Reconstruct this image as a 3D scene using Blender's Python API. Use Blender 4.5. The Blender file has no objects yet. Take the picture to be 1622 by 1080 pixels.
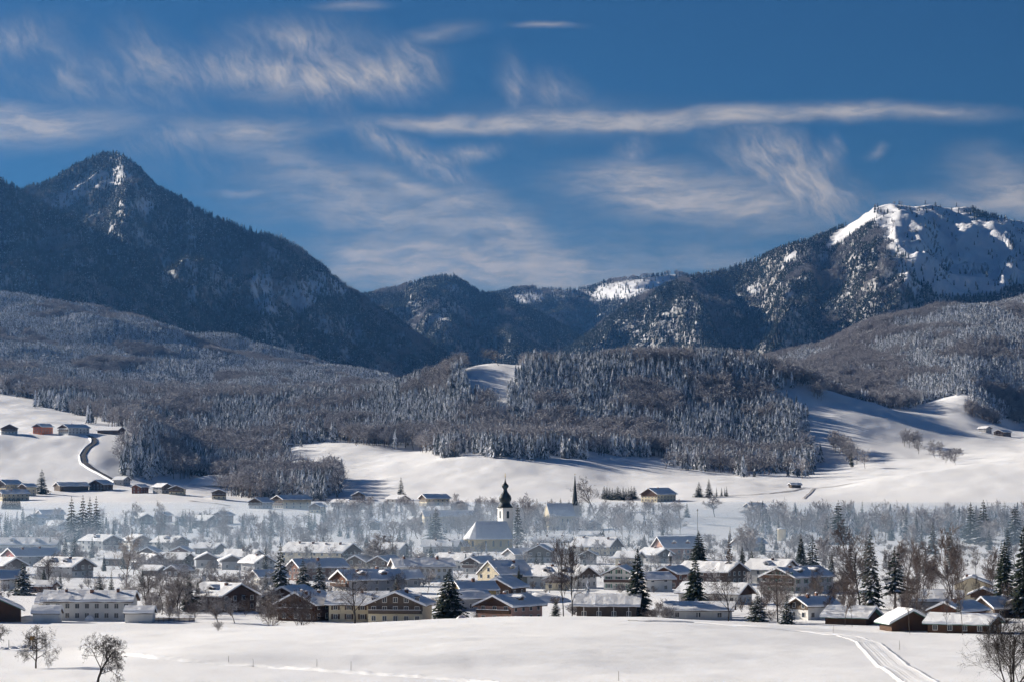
import bpy, math, random
import numpy as np
from mathutils import Vector, Matrix

random.seed(7)
SC = bpy.context.scene
COL = SC.collection
R = math.radians
PI = math.pi

# ------------------------------------------------------------------ camera
F, CX, CY, CAMZ = 4600.0, 811.0, 540.0, 44.0          # photograph: 1622 px wide, focal length in pixels
PITCH = math.atan(207.0 / F)
cam_d = bpy.data.cameras.new('camera')
cam = bpy.data.objects.new('camera', cam_d)
COL.objects.link(cam)
cam_d.sensor_width = 36.0
cam_d.lens = 36.0 * F / 1622.0
cam_d.clip_start = 1.0
cam_d.clip_end = 60000.0
cam.location = (0, 0, CAMZ)
cam.rotation_euler = (R(90) + PITCH, 0, 0)
SC.camera = cam

# ------------------------------------------------------------------ sun, sky, exposure
SUN_AZ, SUN_EL = R(59), R(21)                          # azimuth to the left of the view direction
sdir = Vector((-math.sin(SUN_AZ) * math.cos(SUN_EL), math.cos(SUN_AZ) * math.cos(SUN_EL), math.sin(SUN_EL)))
sun_d = bpy.data.lights.new('sun', 'SUN')
sun_d.energy = 5.0
sun_d.angle = R(0.5)
sun_d.color = (1.0, 0.90, 0.77)
sun = bpy.data.objects.new('sun', sun_d)
sun.rotation_euler = sdir.to_track_quat('Z', 'Y').to_euler()
COL.objects.link(sun)
SC.view_settings.view_transform = 'Standard'
SC.view_settings.look = 'None'
SC.view_settings.gamma = 1.0
SC.view_settings.use_curve_mapping = False
SC.view_settings.exposure = 0.82
cy = SC.cycles
cy.use_denoising = True
cy.max_bounces = 5
cy.diffuse_bounces = 2
cy.glossy_bounces = 2
cy.transmission_bounces = 2
cy.transparent_max_bounces = 6
cy.volume_bounces = 0
cy.use_adaptive_sampling = True
cy.adaptive_threshold = 0.03
cy.adaptive_min_samples = 12
cy.use_light_tree = False
cy.caustics_reflective = False
cy.caustics_refractive = False


class NT:
    """small helper to write node trees"""
    def __init__(s, tree):
        s.t = tree
        s.n = tree.nodes
        s.l = tree.links

    def node(s, typ, **kw):
        n = s.n.new(typ)
        for k, v in kw.items():
            setattr(n, k, v)
        return n

    def put(s, sock, v):
        if isinstance(v, bpy.types.NodeSocket):
            s.l.new(v, sock)
        else:
            sock.default_value = v

    def m(s, op, a, b=None, c=None, clamp=False):
        n = s.n.new('ShaderNodeMath')
        n.operation = op
        n.use_clamp = clamp
        s.put(n.inputs[0], a)
        if b is not None:
            s.put(n.inputs[1], b)
        if c is not None:
            s.put(n.inputs[2], c)
        return n.outputs[0]

    def xyz(s, x, y, z):
        n = s.n.new('ShaderNodeCombineXYZ')
        s.put(n.inputs[0], x); s.put(n.inputs[1], y); s.put(n.inputs[2], z)
        return n.outputs[0]

    def noise(s, vec, scale, detail=4, rough=0.55, dist=0.0, out='Fac'):
        n = s.n.new('ShaderNodeTexNoise')
        s.put(n.inputs['Vector'], vec)
        n.inputs['Scale'].default_value = scale
        n.inputs['Detail'].default_value = detail
        n.inputs['Roughness'].default_value = rough
        n.inputs['Distortion'].default_value = dist
        return n.outputs[out]

    def ramp(s, fac, lo, hi, a=0.0, b=1.0):
        n = s.n.new('ShaderNodeMapRange')
        n.interpolation_type = 'SMOOTHSTEP'
        s.put(n.inputs['Value'], fac)
        n.inputs['From Min'].default_value = lo
        n.inputs['From Max'].default_value = hi
        n.inputs['To Min'].default_value = a
        n.inputs['To Max'].default_value = b
        return n.outputs[0]

    def mix(s, fac, a, b):
        n = s.n.new('ShaderNodeMix')
        n.data_type = 'RGBA'
        s.put(n.inputs['Factor'], fac)
        for sock, v in ((n.inputs['A'], a), (n.inputs['B'], b)):
            if isinstance(v, bpy.types.NodeSocket):
                s.l.new(v, sock)
            else:
                sock.default_value = (*v, 1.0) if len(v) == 3 else v
        return n.outputs['Result']


world = bpy.data.worlds.new('World')
SC.world = world
world.use_nodes = True
world.cycles.sampling_method = 'MANUAL'
world.cycles.sample_map_resolution = 256


def build_world():
    nt = NT(world.node_tree)
    nt.n.clear()
    out = nt.node('ShaderNodeOutputWorld')
    bg = nt.node('ShaderNodeBackground')
    sky = nt.node('ShaderNodeTexSky')
    sky.sky_type = 'NISHITA'
    sky.sun_disc = False
    sky.sun_elevation = SUN_EL
    sky.sun_rotation = -SUN_AZ
    sky.altitude = 2500.0
    sky.air_density = 1.0
    sky.dust_density = 0.15
    sky.ozone_density = 3.0
    tint = nt.node('ShaderNodeMix', data_type='RGBA', blend_type='MULTIPLY')
    tint.inputs['Factor'].default_value = 1.0
    nt.l.new(sky.outputs[0], tint.inputs['A'])
    tint.inputs['B'].default_value = (0.18, 0.42, 0.61, 1)
    tc = nt.node('ShaderNodeTexCoord')
    sep = nt.node('ShaderNodeSeparateXYZ')
    nt.l.new(tc.outputs['Generated'], sep.inputs[0])
    x, y, z = sep.outputs
    yy = nt.m('MAXIMUM', y, 0.05)
    U0 = nt.m('MULTIPLY', nt.m('DIVIDE', x, yy), 46.0)          # hundreds of picture pixels at the camera's scale
    V0 = nt.m('MULTIPLY', nt.m('DIVIDE', z, yy), 46.0)
    p0 = nt.xyz(U0, V0, 0.0)
    w1 = nt.noise(p0, 0.55, 3, 0.5, 0.0, 'Color')
    ws = nt.node('ShaderNodeSeparateColor')
    nt.l.new(w1, ws.inputs[0])
    w2 = nt.noise(p0, 2.2, 4, 0.55, 0.0, 'Color')
    wt = nt.node('ShaderNodeSeparateColor')
    nt.l.new(w2, wt.inputs[0])
    U = nt.m('ADD', nt.m('MULTIPLY_ADD', nt.m('SUBTRACT', ws.outputs[0], 0.5), 0.9, U0), nt.m('MULTIPLY', nt.m('SUBTRACT', wt.outputs[0], 0.5), 0.12))
    V = nt.m('ADD', nt.m('MULTIPLY_ADD', nt.m('SUBTRACT', ws.outputs[1], 0.5), 0.35, V0), nt.m('MULTIPLY', nt.m('SUBTRACT', wt.outputs[1], 0.5), 0.10))
    # fibres: one lying flat, one falling steeply
    fh = nt.noise(nt.xyz(nt.m('MULTIPLY', U, 0.6), nt.m('MULTIPLY', V, 2.4), 0.0), 2.0, 9, 0.64, 0.15)
    sl = nt.m('MULTIPLY_ADD', V, 0.75, U)
    sv = nt.m('MULTIPLY_ADD', U, -0.75, V)
    fs = nt.noise(nt.xyz(nt.m('MULTIPLY', sl, 2.3), nt.m('MULTIPLY', sv, 0.85), 3.0), 1.9, 9, 0.66, 0.25)
    strokes = [  # px, py, half length, half width (px), tilt (deg, up to the right), strength, fibre 0 flat / 1 steep
        (30, 52, 55, 22, 15, .55, 1), (108, 105, 48, 13, -55, .45, 1), (175, 125, 60, 12, -40, .25, 1), (232, 92, 62, 30, -45, .55, 1),
        (475, 62, 95, 28, 0, .75, 1), (420, 112, 150, 22, -2, 1.0, 1), (470, 125, 110, 22, 4, .7, 0), (565, 118, 90, 26, 10, .8, 1), (640, 118, 48, 28, 10, .65, 1),
        (700, 49, 48, 10, 4, .6, 0), (650, 75, 20, 22, 60, .35, 1), (550, 2, 40, 6, 0, .6, 0),
        (50, 200, 150, 22, 2, 1.0, 0), (20, 172, 90, 18, -12, .5, 0), (395, 203, 110, 17, 4, .8, 0), (300, 215, 80, 14, 10, .45, 1),
        (700, 191, 110, 9, 0, .95, 0), (860, 188, 130, 11, 0, 1.05, 0), (1050, 187, 130, 11, 3, 1.05, 0), (1230, 178, 130, 11, 3, 1.05, 0), (1370, 171, 60, 10, 0, .9, 0), (1500, 177, 85, 9, -2, .75, 0),
        (600, 215, 60, 13, -38, .6, 1), (665, 245, 60, 15, -32, .65, 1), (730, 290, 70, 20, -40, .35, 1), (740, 239, 48, 13, 8, .75, 1),
        (480, 255, 150, 22, -18, .45, 0), (560, 310, 170, 32, -15, .5, 0), (650, 290, 60, 8, -22, .5, 0), (600, 350, 190, 30, -8, .4, 0), (800, 355, 70, 24, -25, .55, 0), (720, 320, 110, 30, -30, .35, 0),
        (640, 402, 120, 14, -3, .8, 0), (790, 425, 190, 27, -3, 1.0, 0), (880, 436, 110, 18, -4, .85, 0), (590, 430, 90, 24, 0, .7, 0), (380, 300, 60, 5, 0, .3, 0),
        (1000, 272, 85, 18, 2, .9, 0), (1050, 310, 115, 22, -4, 1.0, 0), (1180, 320, 110, 30, -10, .8, 0), (1250, 285, 110, 38, -30, .8, 1), (1225, 240, 50, 26, -30, .75, 1), (1300, 310, 90, 30, -20, .6, 1), (1000, 240, 40, 22, 40, .5, 1),
        (1600, 300, 85, 36, -12, 1.0, 0), (1500, 320, 90, 10, 0, .6, 0), (815, 138, 18, 34, 10, .6, 1), (880, 150, 42, 22, -25, .5, 1), (1390, 237, 16, 8, 25, .6, 0), (1328, 225, 8, 14, 20, .4, 1), (1310, 245, 20, 14, 30, .5, 1),
        (1130, 412, 80, 16, 0, .5, 0), (700, 370, 330, 70, -6, .16, 0), (420, 250, 260, 60, -10, .22, 1), (1150, 330, 300, 70, -6, .15, 0), (1000, 400, 200, 40, 0, .15, 0), (120, 130, 170, 60, -20, .18, 1), (600, 440, 160, 30, 0, .35, 0), (865, 42, 36, 4, 2, .6, 0), (900, 185, 200, 22, 0, .25, 0), (1560, 240, 40, 16, 0, .25, 0),
    ]
    acc = {0: None, 1: None}
    PW = nt.xyz(U, V, 0.0)
    for (px, py, a, b, th, s, k) in strokes:
        mp = nt.node('ShaderNodeMapping', vector_type='TEXTURE')
        mp.inputs['Location'].default_value = ((px - CX) / 100.0, (747.0 - py) / 100.0, 0)
        mp.inputs['Rotation'].default_value = (0, 0, R(th))
        mp.inputs['Scale'].default_value = (a * 0.021, b * 0.025, 1)
        nt.l.new(PW, mp.inputs['Vector'])
        gr = nt.node('ShaderNodeTexGradient', gradient_type='QUADRATIC_SPHERE')
        nt.l.new(mp.outputs[0], gr.inputs[0])
        acc[k] = nt.m('MULTIPLY', gr.outputs['Fac'], s * 1.25) if acc[k] is None else nt.m('MULTIPLY_ADD', gr.outputs['Fac'], s * 1.25, acc[k])
    front = nt.ramp(y, 0.06, 0.3)
    # thin cirrus over the rest of the sky
    gen = nt.noise(nt.node('ShaderNodeTexCoord').outputs['Generated'], 3.0, 4, 0.6, 1.0)
    genf = nt.m('MULTIPLY', nt.ramp(gen, 0.48, 0.72), 0.35)
    c0 = nt.m('MULTIPLY', nt.m('MINIMUM', acc[0], 1.1), nt.ramp(fh, 0.28, 0.72, 0.35, 1.0))
    c1 = nt.m('MULTIPLY', nt.m('MINIMUM', acc[1], 1.1), nt.ramp(fs, 0.28, 0.74, 0.22, 1.0))
    cl = nt.m('MULTIPLY', nt.m('MAXIMUM', c0, c1), front)
    cl = nt.m('MAXIMUM', cl, nt.m('MULTIPLY', nt.m('MULTIPLY', genf, fh), nt.ramp(z, 0.0, 0.12, 0.4, 1.0)))
    cl = nt.m('MULTIPLY', cl, 0.92, clamp=True)
    col = nt.mix(cl, tint.outputs['Result'], (6.8, 6.5, 6.5))
    nt.l.new(col, bg.inputs['Color'])
    bg.inputs['Strength'].default_value = 0.040
    nt.l.new(bg.outputs[0], out.inputs['Surface'])


build_world()

# ------------------------------------------------------------------ helpers: mapping between the photograph and the place
CP, SP = math.cos(PITCH), math.sin(PITCH)


def z_at(y, d):
    v = (CY - np.asarray(y, float)) / F
    return CAMZ + d * (SP + v * CP) / (CP - v * SP)


def project(X, Y, Z):
    zz = Z - CAMZ
    dep = Y * CP + zz * SP
    up = -Y * SP + zz * CP
    return CX + F * X / dep, CY - F * up / dep


class Pchip:
    def __init__(s, pts):
        p = np.array(sorted(pts), float)
        s.x, s.y = p[:, 0], p[:, 1]
        n = len(s.x)
        if n == 1:
            return
        h = np.diff(s.x)
        dl = np.diff(s.y) / h
        m = np.zeros(n)
        m[0], m[-1] = dl[0], dl[-1]
        for i in range(1, n - 1):
            if dl[i - 1] * dl[i] > 0:
                w1, w2 = 2 * h[i] + h[i - 1], h[i] + 2 * h[i - 1]
                m[i] = (w1 + w2) / (w1 / dl[i - 1] + w2 / dl[i])
        s.m = m

    def __call__(s, q):
        q = np.asarray(q, float)
        if len(s.x) == 1:
            return np.full(q.shape, s.y[0])
        qc = np.clip(q, s.x[0], s.x[-1])
        i = np.clip(np.searchsorted(s.x, qc) - 1, 0, len(s.x) - 2)
        h = s.x[i + 1] - s.x[i]
        t = (qc - s.x[i]) / h
        return ((1 + 2 * t) * (1 - t) ** 2 * s.y[i] + t * (1 - t) ** 2 * h * s.m[i]
                + t * t * (3 - 2 * t) * s.y[i + 1] + t * t * (t - 1) * h * s.m[i + 1])


_rng = np.random.RandomState(11)
_perm = _rng.permutation(4096)
_val = _rng.rand(4096) * 2 - 1


def vnoise(x, y, seed=0):
    xi, yi = np.floor(x).astype(np.int64), np.floor(y).astype(np.int64)
    fx, fy = x - xi, y - yi
    fx = fx * fx * fx * (fx * (fx * 6 - 15) + 10)
    fy = fy * fy * fy * (fy * (fy * 6 - 15) + 10)

    def g(a, b):
        return _val[_perm[(_perm[(a + seed * 131) & 4095] + b) & 4095]]
    a, b = g(xi, yi), g(xi + 1, yi)
    c, d = g(xi, yi + 1), g(xi + 1, yi + 1)
    return (a + (b - a) * fx) * (1 - fy) + (c + (d - c) * fx) * fy


def fbm(x, y, oct=4, seed=0, gain=0.5):
    s, a, f = 0.0, 1.0, 1.0
    for k in range(oct):
        s = s + a * vnoise(x * f + 17.3 * k, y * f - 9.1 * k, seed + k)
        a *= gain
        f *= 2.03
    return s


def ridged(x, y, oct=4, seed=0):
    s, a, f = 0.0, 1.0, 1.0
    for k in range(oct):
        s = s + a * (1 - 2 * np.abs(vnoise(x * f + 5.3 * k, y * f + 3.1 * k, seed + k)))
        a *= 0.5
        f *= 2.1
    return s


def in_poly(px, py, poly):
    px, py = np.asarray(px), np.asarray(py)
    r = np.zeros(px.shape, bool)
    n = len(poly)
    for i in range(n):
        x0, y0 = poly[i]
        x1, y1 = poly[(i + 1) % n]
        c = ((y0 > py) != (y1 > py))
        with np.errstate(divide='ignore', invalid='ignore'):
            xx = (x1 - x0) * (py - y0) / (y1 - y0 + 1e-12) + x0
        r ^= c & (px < xx)
    return r


# ------------------------------------------------------------------ materials
MAT = {}


def mat(name, color, rough=0.8, var=0.12, scale=0.6, bump=0.0, bscale=3.0, spec=0.2, fn=None):
    if name in MAT:
        return MAT[name]
    m = bpy.data.materials.new(name)
    m.use_nodes = True
    nt = NT(m.node_tree)
    b = nt.n['Principled BSDF']
    b.inputs['Roughness'].default_value = rough
    b.inputs['Specular IOR Level'].default_value = spec
    geo = nt.node('ShaderNodeNewGeometry')
    pos = geo.outputs['Position']
    if fn:
        fn(nt, b, geo)
    else:
        nz = nt.noise(pos, scale, 4)
        c = nt.mix(nt.ramp(nz, 0.3, 0.7), tuple(k * (1 - var) for k in color), tuple(min(1, k * (1 + var)) for k in color))
        nt.l.new(c, b.inputs['Base Color'])
        if bump:
            bp = nt.node('ShaderNodeBump')
            bp.inputs['Strength'].default_value = 1.0
            bp.inputs['Distance'].default_value = bump
            nt.l.new(nt.noise(pos, bscale, 4), bp.inputs['Height'])
            nt.l.new(bp.outputs[0], b.inputs['Normal'])
    MAT[name] = m
    return m


def _ground_snow(nt, b, geo):
    pos = geo.outputs['Position']
    n1 = nt.noise(pos, 0.02, 3)
    n2 = nt.noise(pos, 0.9, 5, 0.6)
    c = nt.mix(nt.ramp(n1, 0.3, 0.7), (0.86, 0.875, 0.905), (0.90, 0.91, 0.925))
    c = nt.mix(nt.ramp(n2, 0.62, 0.8, 0, 0.10), c, (0.62, 0.64, 0.70))
    nt.l.new(c, b.inputs['Base Color'])
    h = nt.m('MULTIPLY_ADD', nt.noise(pos, 0.25, 4, 0.6), 0.30, nt.m('MULTIPLY', nt.noise(pos, 1.6, 4, 0.6), 0.05))
    bp = nt.node('ShaderNodeBump')
    bp.inputs['Distance'].default_value = 0.8
    bp.inputs['Strength'].default_value = 0.55
    nt.l.new(h, bp.inputs['Height'])
    nt.l.new(bp.outputs[0], b.inputs['Normal'])


def _mountain(nt, b, geo):
    pos = geo.outputs['Position']
    sep = nt.node('ShaderNodeSeparateXYZ')
    nt.l.new(geo.outputs['True Normal'], sep.inputs[0])
    mp = nt.node('ShaderNodeMapping')
    mp.inputs['Scale'].default_value = (1, 1, 0.35)
    nt.l.new(pos, mp.inputs['Vector'])
    n1 = nt.noise(mp.outputs[0], 0.022, 7, 0.66, 0.6)
    n2 = nt.noise(pos, 0.15, 4)
    steep = nt.m('SUBTRACT', 1.0, sep.outputs[2])
    f = nt.ramp(nt.m('ADD', nt.m('MULTIPLY', n1, 1.0), nt.m('MULTIPLY', steep, 0.55)), 0.80, 0.95)
    rock = nt.mix(n2, (0.09, 0.085, 0.08), (0.24, 0.22, 0.20))
    c = nt.mix(f, (0.85, 0.87, 0.91), rock)
    at_ = nt.node('ShaderNodeAttribute')
    at_.attribute_name = 'forest_shade'
    forest_shade = nt.mix(n2, (0.035, 0.036, 0.032), (0.11, 0.105, 0.095))  # dark colour on wooded ground, standing in for snow shaded under the trees
    c = nt.mix(nt.m('MULTIPLY', at_.outputs['Fac'], nt.ramp(nt.noise(pos, 0.05, 5, 0.7), 0.30, 0.62, 1.0, 0.35)), c, forest_shade)
    nt.l.new(c, b.inputs['Base Color'])
    bp = nt.node('ShaderNodeBump')
    bp.inputs['Distance'].default_value = 7.0
    bp.inputs['Strength'].default_value = 0.9
    nt.l.new(n1, bp.inputs['Height'])
    nt.l.new(bp.outputs[0], b.inputs['Normal'])


def _bark(dark, light, snow):
    def fn(nt, b, geo):
        sep = nt.node('ShaderNodeSeparateXYZ')
        nt.l.new(geo.outputs['Normal'], sep.inputs[0])
        nz = nt.noise(geo.outputs['Position'], 1.3, 3)
        oi = nt.node('ShaderNodeObjectInfo')
        c = nt.mix(nt.m('MULTIPLY_ADD', nz, 0.5, nt.m('MULTIPLY', oi.outputs['Random'], 0.5)), dark, light)
        f = nt.m('MULTIPLY', nt.ramp(sep.outputs[2], 0.25, 0.7), nt.ramp(nz, 0.35, 0.6, 0.2, 1.0))
        c = nt.mix(nt.m('MULTIPLY', f, snow), c, (0.82, 0.84, 0.88))
        nt.l.new(c, b.inputs['Base Color'])
    return fn


def _pine(a, bb):
    def fn(nt, b, geo):
        oi = nt.node('ShaderNodeObjectInfo')
        nz = nt.noise(geo.outputs['Position'], 0.8, 3)
        c = nt.mix(nt.m('MULTIPLY_ADD', nz, 0.6, nt.m('MULTIPLY', oi.outputs['Random'], 0.4)), a, bb)
        nt.l.new(c, b.inputs['Base Color'])
    return fn


def _planks(base, dark):
    def fn(nt, b, geo):
        tc = nt.node('ShaderNodeTexCoord')
        sep = nt.node('ShaderNodeSeparateXYZ')
        nt.l.new(tc.outputs['Object'], sep.inputs[0])
        nz = nt.noise(tc.outputs['Object'], 1.4, 5, 0.65)
        w = nt.m('FRACT', nt.m('MULTIPLY', nt.m('ADD', sep.outputs[0], sep.outputs[1]), 4.0))
        k = nt.m('MULTIPLY', nt.ramp(w, 0.0, 0.12, 1, 0), 0.5)
        c = nt.mix(nz, dark, base)
        c = nt.mix(k, c, tuple(v * 0.4 for v in dark))
        nt.l.new(c, b.inputs['Base Color'])
    return fn


M_SNOW = mat('snow_ground', None, 0.65, fn=_ground_snow, spec=0.25)
M_ROOFSNOW = mat('snow_roof', (0.87, 0.885, 0.91), 0.65, 0.04, 0.4, 0.3, 0.45, 0.25)
M_TREESNOW = mat('snow_tree', (0.78, 0.80, 0.85), 0.7, 0.06, 2.0)
M_MOUNT = mat('mountain_rock_snow', None, 0.8, fn=_mountain)
M_NEEDLE = mat('spruce_needles', None, 0.8, fn=_pine((0.012, 0.022, 0.014), (0.035, 0.052, 0.028)))
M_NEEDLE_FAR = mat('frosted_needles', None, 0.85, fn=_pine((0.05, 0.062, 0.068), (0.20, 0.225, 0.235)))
M_LARCH = mat('larch_twigs', (0.13, 0.095, 0.075), 0.9, 0.3)
M_BARK = mat('bark_dark', None, 0.9, fn=_bark((0.030, 0.024, 0.020), (0.075, 0.062, 0.052), 0.55))
M_DARKTWIG = mat('twigs_dark', None, 0.9, fn=_bark((0.030, 0.024, 0.020), (0.075, 0.062, 0.052), 0.12))
M_TWIG = mat('twigs_brown', None, 0.9, fn=_bark((0.060, 0.046, 0.040), (0.14, 0.11, 0.095), 0.5))
M_BIRCH = mat('twigs_birch', None, 0.9, fn=_bark((0.075, 0.056, 0.050), (0.15, 0.115, 0.10), 0.35))
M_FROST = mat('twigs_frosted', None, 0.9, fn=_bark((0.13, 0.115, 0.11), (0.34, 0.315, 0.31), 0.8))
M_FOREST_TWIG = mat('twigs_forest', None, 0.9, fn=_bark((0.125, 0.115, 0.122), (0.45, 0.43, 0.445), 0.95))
M_GLASS = mat('window_glass', (0.035, 0.045, 0.06), 0.12, 0.1, 0.5, spec=0.5)
M_WHITE = mat('white_paint', (0.74, 0.73, 0.70), 0.7, 0.05)
M_PLASTER = mat('white_plaster', (0.70, 0.69, 0.66), 0.9, 0.07, 0.35)
M_CREAM = mat('cream_plaster', (0.66, 0.58, 0.42), 0.9, 0.08, 0.35)
M_YELLOW = mat('yellow_plaster', (0.68, 0.50, 0.22), 0.9, 0.08, 0.35)
M_GREY = mat('grey_plaster', (0.40, 0.40, 0.41), 0.9, 0.1, 0.35)
M_PINK = mat('rose_plaster', (0.48, 0.30, 0.24), 0.9, 0.1, 0.35)
M_ORANGE = mat('orange_plaster', (0.56, 0.17, 0.07), 0.9, 0.1, 0.35)
M_RED = mat('red_panel', (0.40, 0.12, 0.10), 0.8, 0.1, 0.35)
M_WOOD = mat('dark_wood', None, 0.8, fn=_planks((0.115, 0.062, 0.036), (0.055, 0.030, 0.019)))
M_WOODR = mat('red_brown_wood', None, 0.8, fn=_planks((0.20, 0.085, 0.048), (0.11, 0.045, 0.027)))
M_WOODG = mat('grey_brown_wood', None, 0.8, fn=_planks((0.15, 0.115, 0.09), (0.075, 0.058, 0.046)))
M_ROOF = mat('roof_edge_wood', (0.10, 0.065, 0.045), 0.8, 0.2)
M_GREEN = mat('green_trim', (0.06, 0.17, 0.13), 0.6, 0.1)
M_COPPER = mat('dark_copper_roof', (0.018, 0.028, 0.030), 0.55, 0.25, 0.3)
M_METAL = mat('dark_metal', (0.05, 0.055, 0.06), 0.5, 0.1)
M_BRICK = mat('chimney_brick', (0.17, 0.09, 0.065), 0.9, 0.2)
M_ASPH = mat('asphalt', (0.055, 0.055, 0.06), 0.85, 0.2, 0.4)
M_SIGN = mat('yellow_sign', (0.55, 0.28, 0.03), 0.5, 0.05)
M_GOLD = mat('gold', (0.5, 0.36, 0.1), 0.35, 0.05)


# ------------------------------------------------------------------ mesh helpers
class MB:
    """collects polygons with material slots and links them as one mesh"""
    def __init__(s):
        s.v, s.f, s.mi = [], [], []

    def add(s, vs, fs, mi=0):
        o = len(s.v)
        s.v += [tuple(p) for p in vs]
        for f in fs:
            s.f.append(tuple(i + o for i in f))
            s.mi.append(mi)

    def box(s, x0, x1, y0, y1, z0, z1, mi=0):
        s.add([(x0, y0, z0), (x1, y0, z0), (x1, y1, z0), (x0, y1, z0), (x0, y0, z1), (x1, y0, z1), (x1, y1, z1), (x0, y1, z1)],
              [(0, 3, 2, 1), (4, 5, 6, 7), (0, 1, 5, 4), (1, 2, 6, 5), (2, 3, 7, 6), (3, 0, 4, 7)], mi)

    def extrude(s, poly, y0, y1, mi=0, n=1, jit=None):
        """poly: list of (x,z) counter-clockwise seen from -Y; extruded along Y"""
        k = len(poly)
        vs = []
        for j in range(n + 1):
            y = y0 + (y1 - y0) * j / n
            for (x, z) in poly:
                dx, dz = jit(x, y, z) if jit else (0, 0)
                vs.append((x + dx, y, z + dz))
        fs = [tuple(range(k)), tuple(n * k + i for i in reversed(range(k)))]
        for j in range(n):
            for i in range(k):
                a, b = j * k + i, j * k + (i + 1) % k
                fs.append((b, a, a + k, b + k))
        s.add(vs, fs, mi)

    def lathe(s, prof, n=16, c=(0, 0), mi=0):
        vs, fs = [], []
        for (r, z) in prof:
            for i in range(n):
                a = 2 * PI * i / n
                vs.append((c[0] + r * math.cos(a), c[1] + r * math.sin(a), z))
        for j in range(len(prof) - 1):
            for i in range(n):
                a, b = j * n + i, j * n + (i + 1) % n
                fs.append((a, b, b + n, a + n))
        fs.append(tuple(reversed(range(n))))
        fs.append(tuple((len(prof) - 1) * n + i for i in range(n)))
        s.add(vs, fs, mi)

    def mesh(s, name, mats, smooth=False):
        me = bpy.data.meshes.new(name)
        me.from_pydata(s.v, [], s.f)
        for m in (mats if isinstance(mats, (list, tuple)) else [mats]):
            me.materials.append(m)
        me.polygons.foreach_set('material_index', s.mi)
        if smooth:
            me.polygons.foreach_set('use_smooth', [True] * len(me.polygons))
        me.update()
        return me

    def obj(s, name, mats, parent=None, smooth=False):
        return link(name, s.mesh(name, mats, smooth), parent)


def link(name, data, parent=None, loc=None, rotz=None):
    o = bpy.data.objects.new(name, data)
    COL.objects.link(o)
    if parent:
        o.parent = parent
    if loc is not None:
        o.location = loc
    if rotz is not None:
        o.rotation_euler = (0, 0, rotz)
    return o


def tag(o, label=None, cat=None, group=None, kind=None):
    if label:
        o['label'] = label
    if cat:
        o['category'] = cat
    if group:
        o['group'] = group
    if kind:
        o['kind'] = kind
    return o


def grid_mesh(name, V, nr, nc, material, smooth=True):
    me = bpy.data.meshes.new(name)
    i = np.arange((nr - 1) * (nc - 1))
    r, c = i // (nc - 1), i % (nc - 1)
    a = r * nc + c
    q = np.stack([a, a + 1, a + nc + 1, a + nc], 1).astype(np.int32)
    me.vertices.add(len(V))
    me.vertices.foreach_set('co', V.astype(np.float32).ravel())
    me.loops.add(q.size)
    me.loops.foreach_set('vertex_index', q.ravel())
    me.polygons.add(len(q))
    me.polygons.foreach_set('loop_start', np.arange(0, q.size, 4, dtype=np.int32))
    me.polygons.foreach_set('use_smooth', np.full(len(q), smooth))
    me.materials.append(material)
    me.update(calc_edges=True)
    me.validate()
    return me


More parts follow.
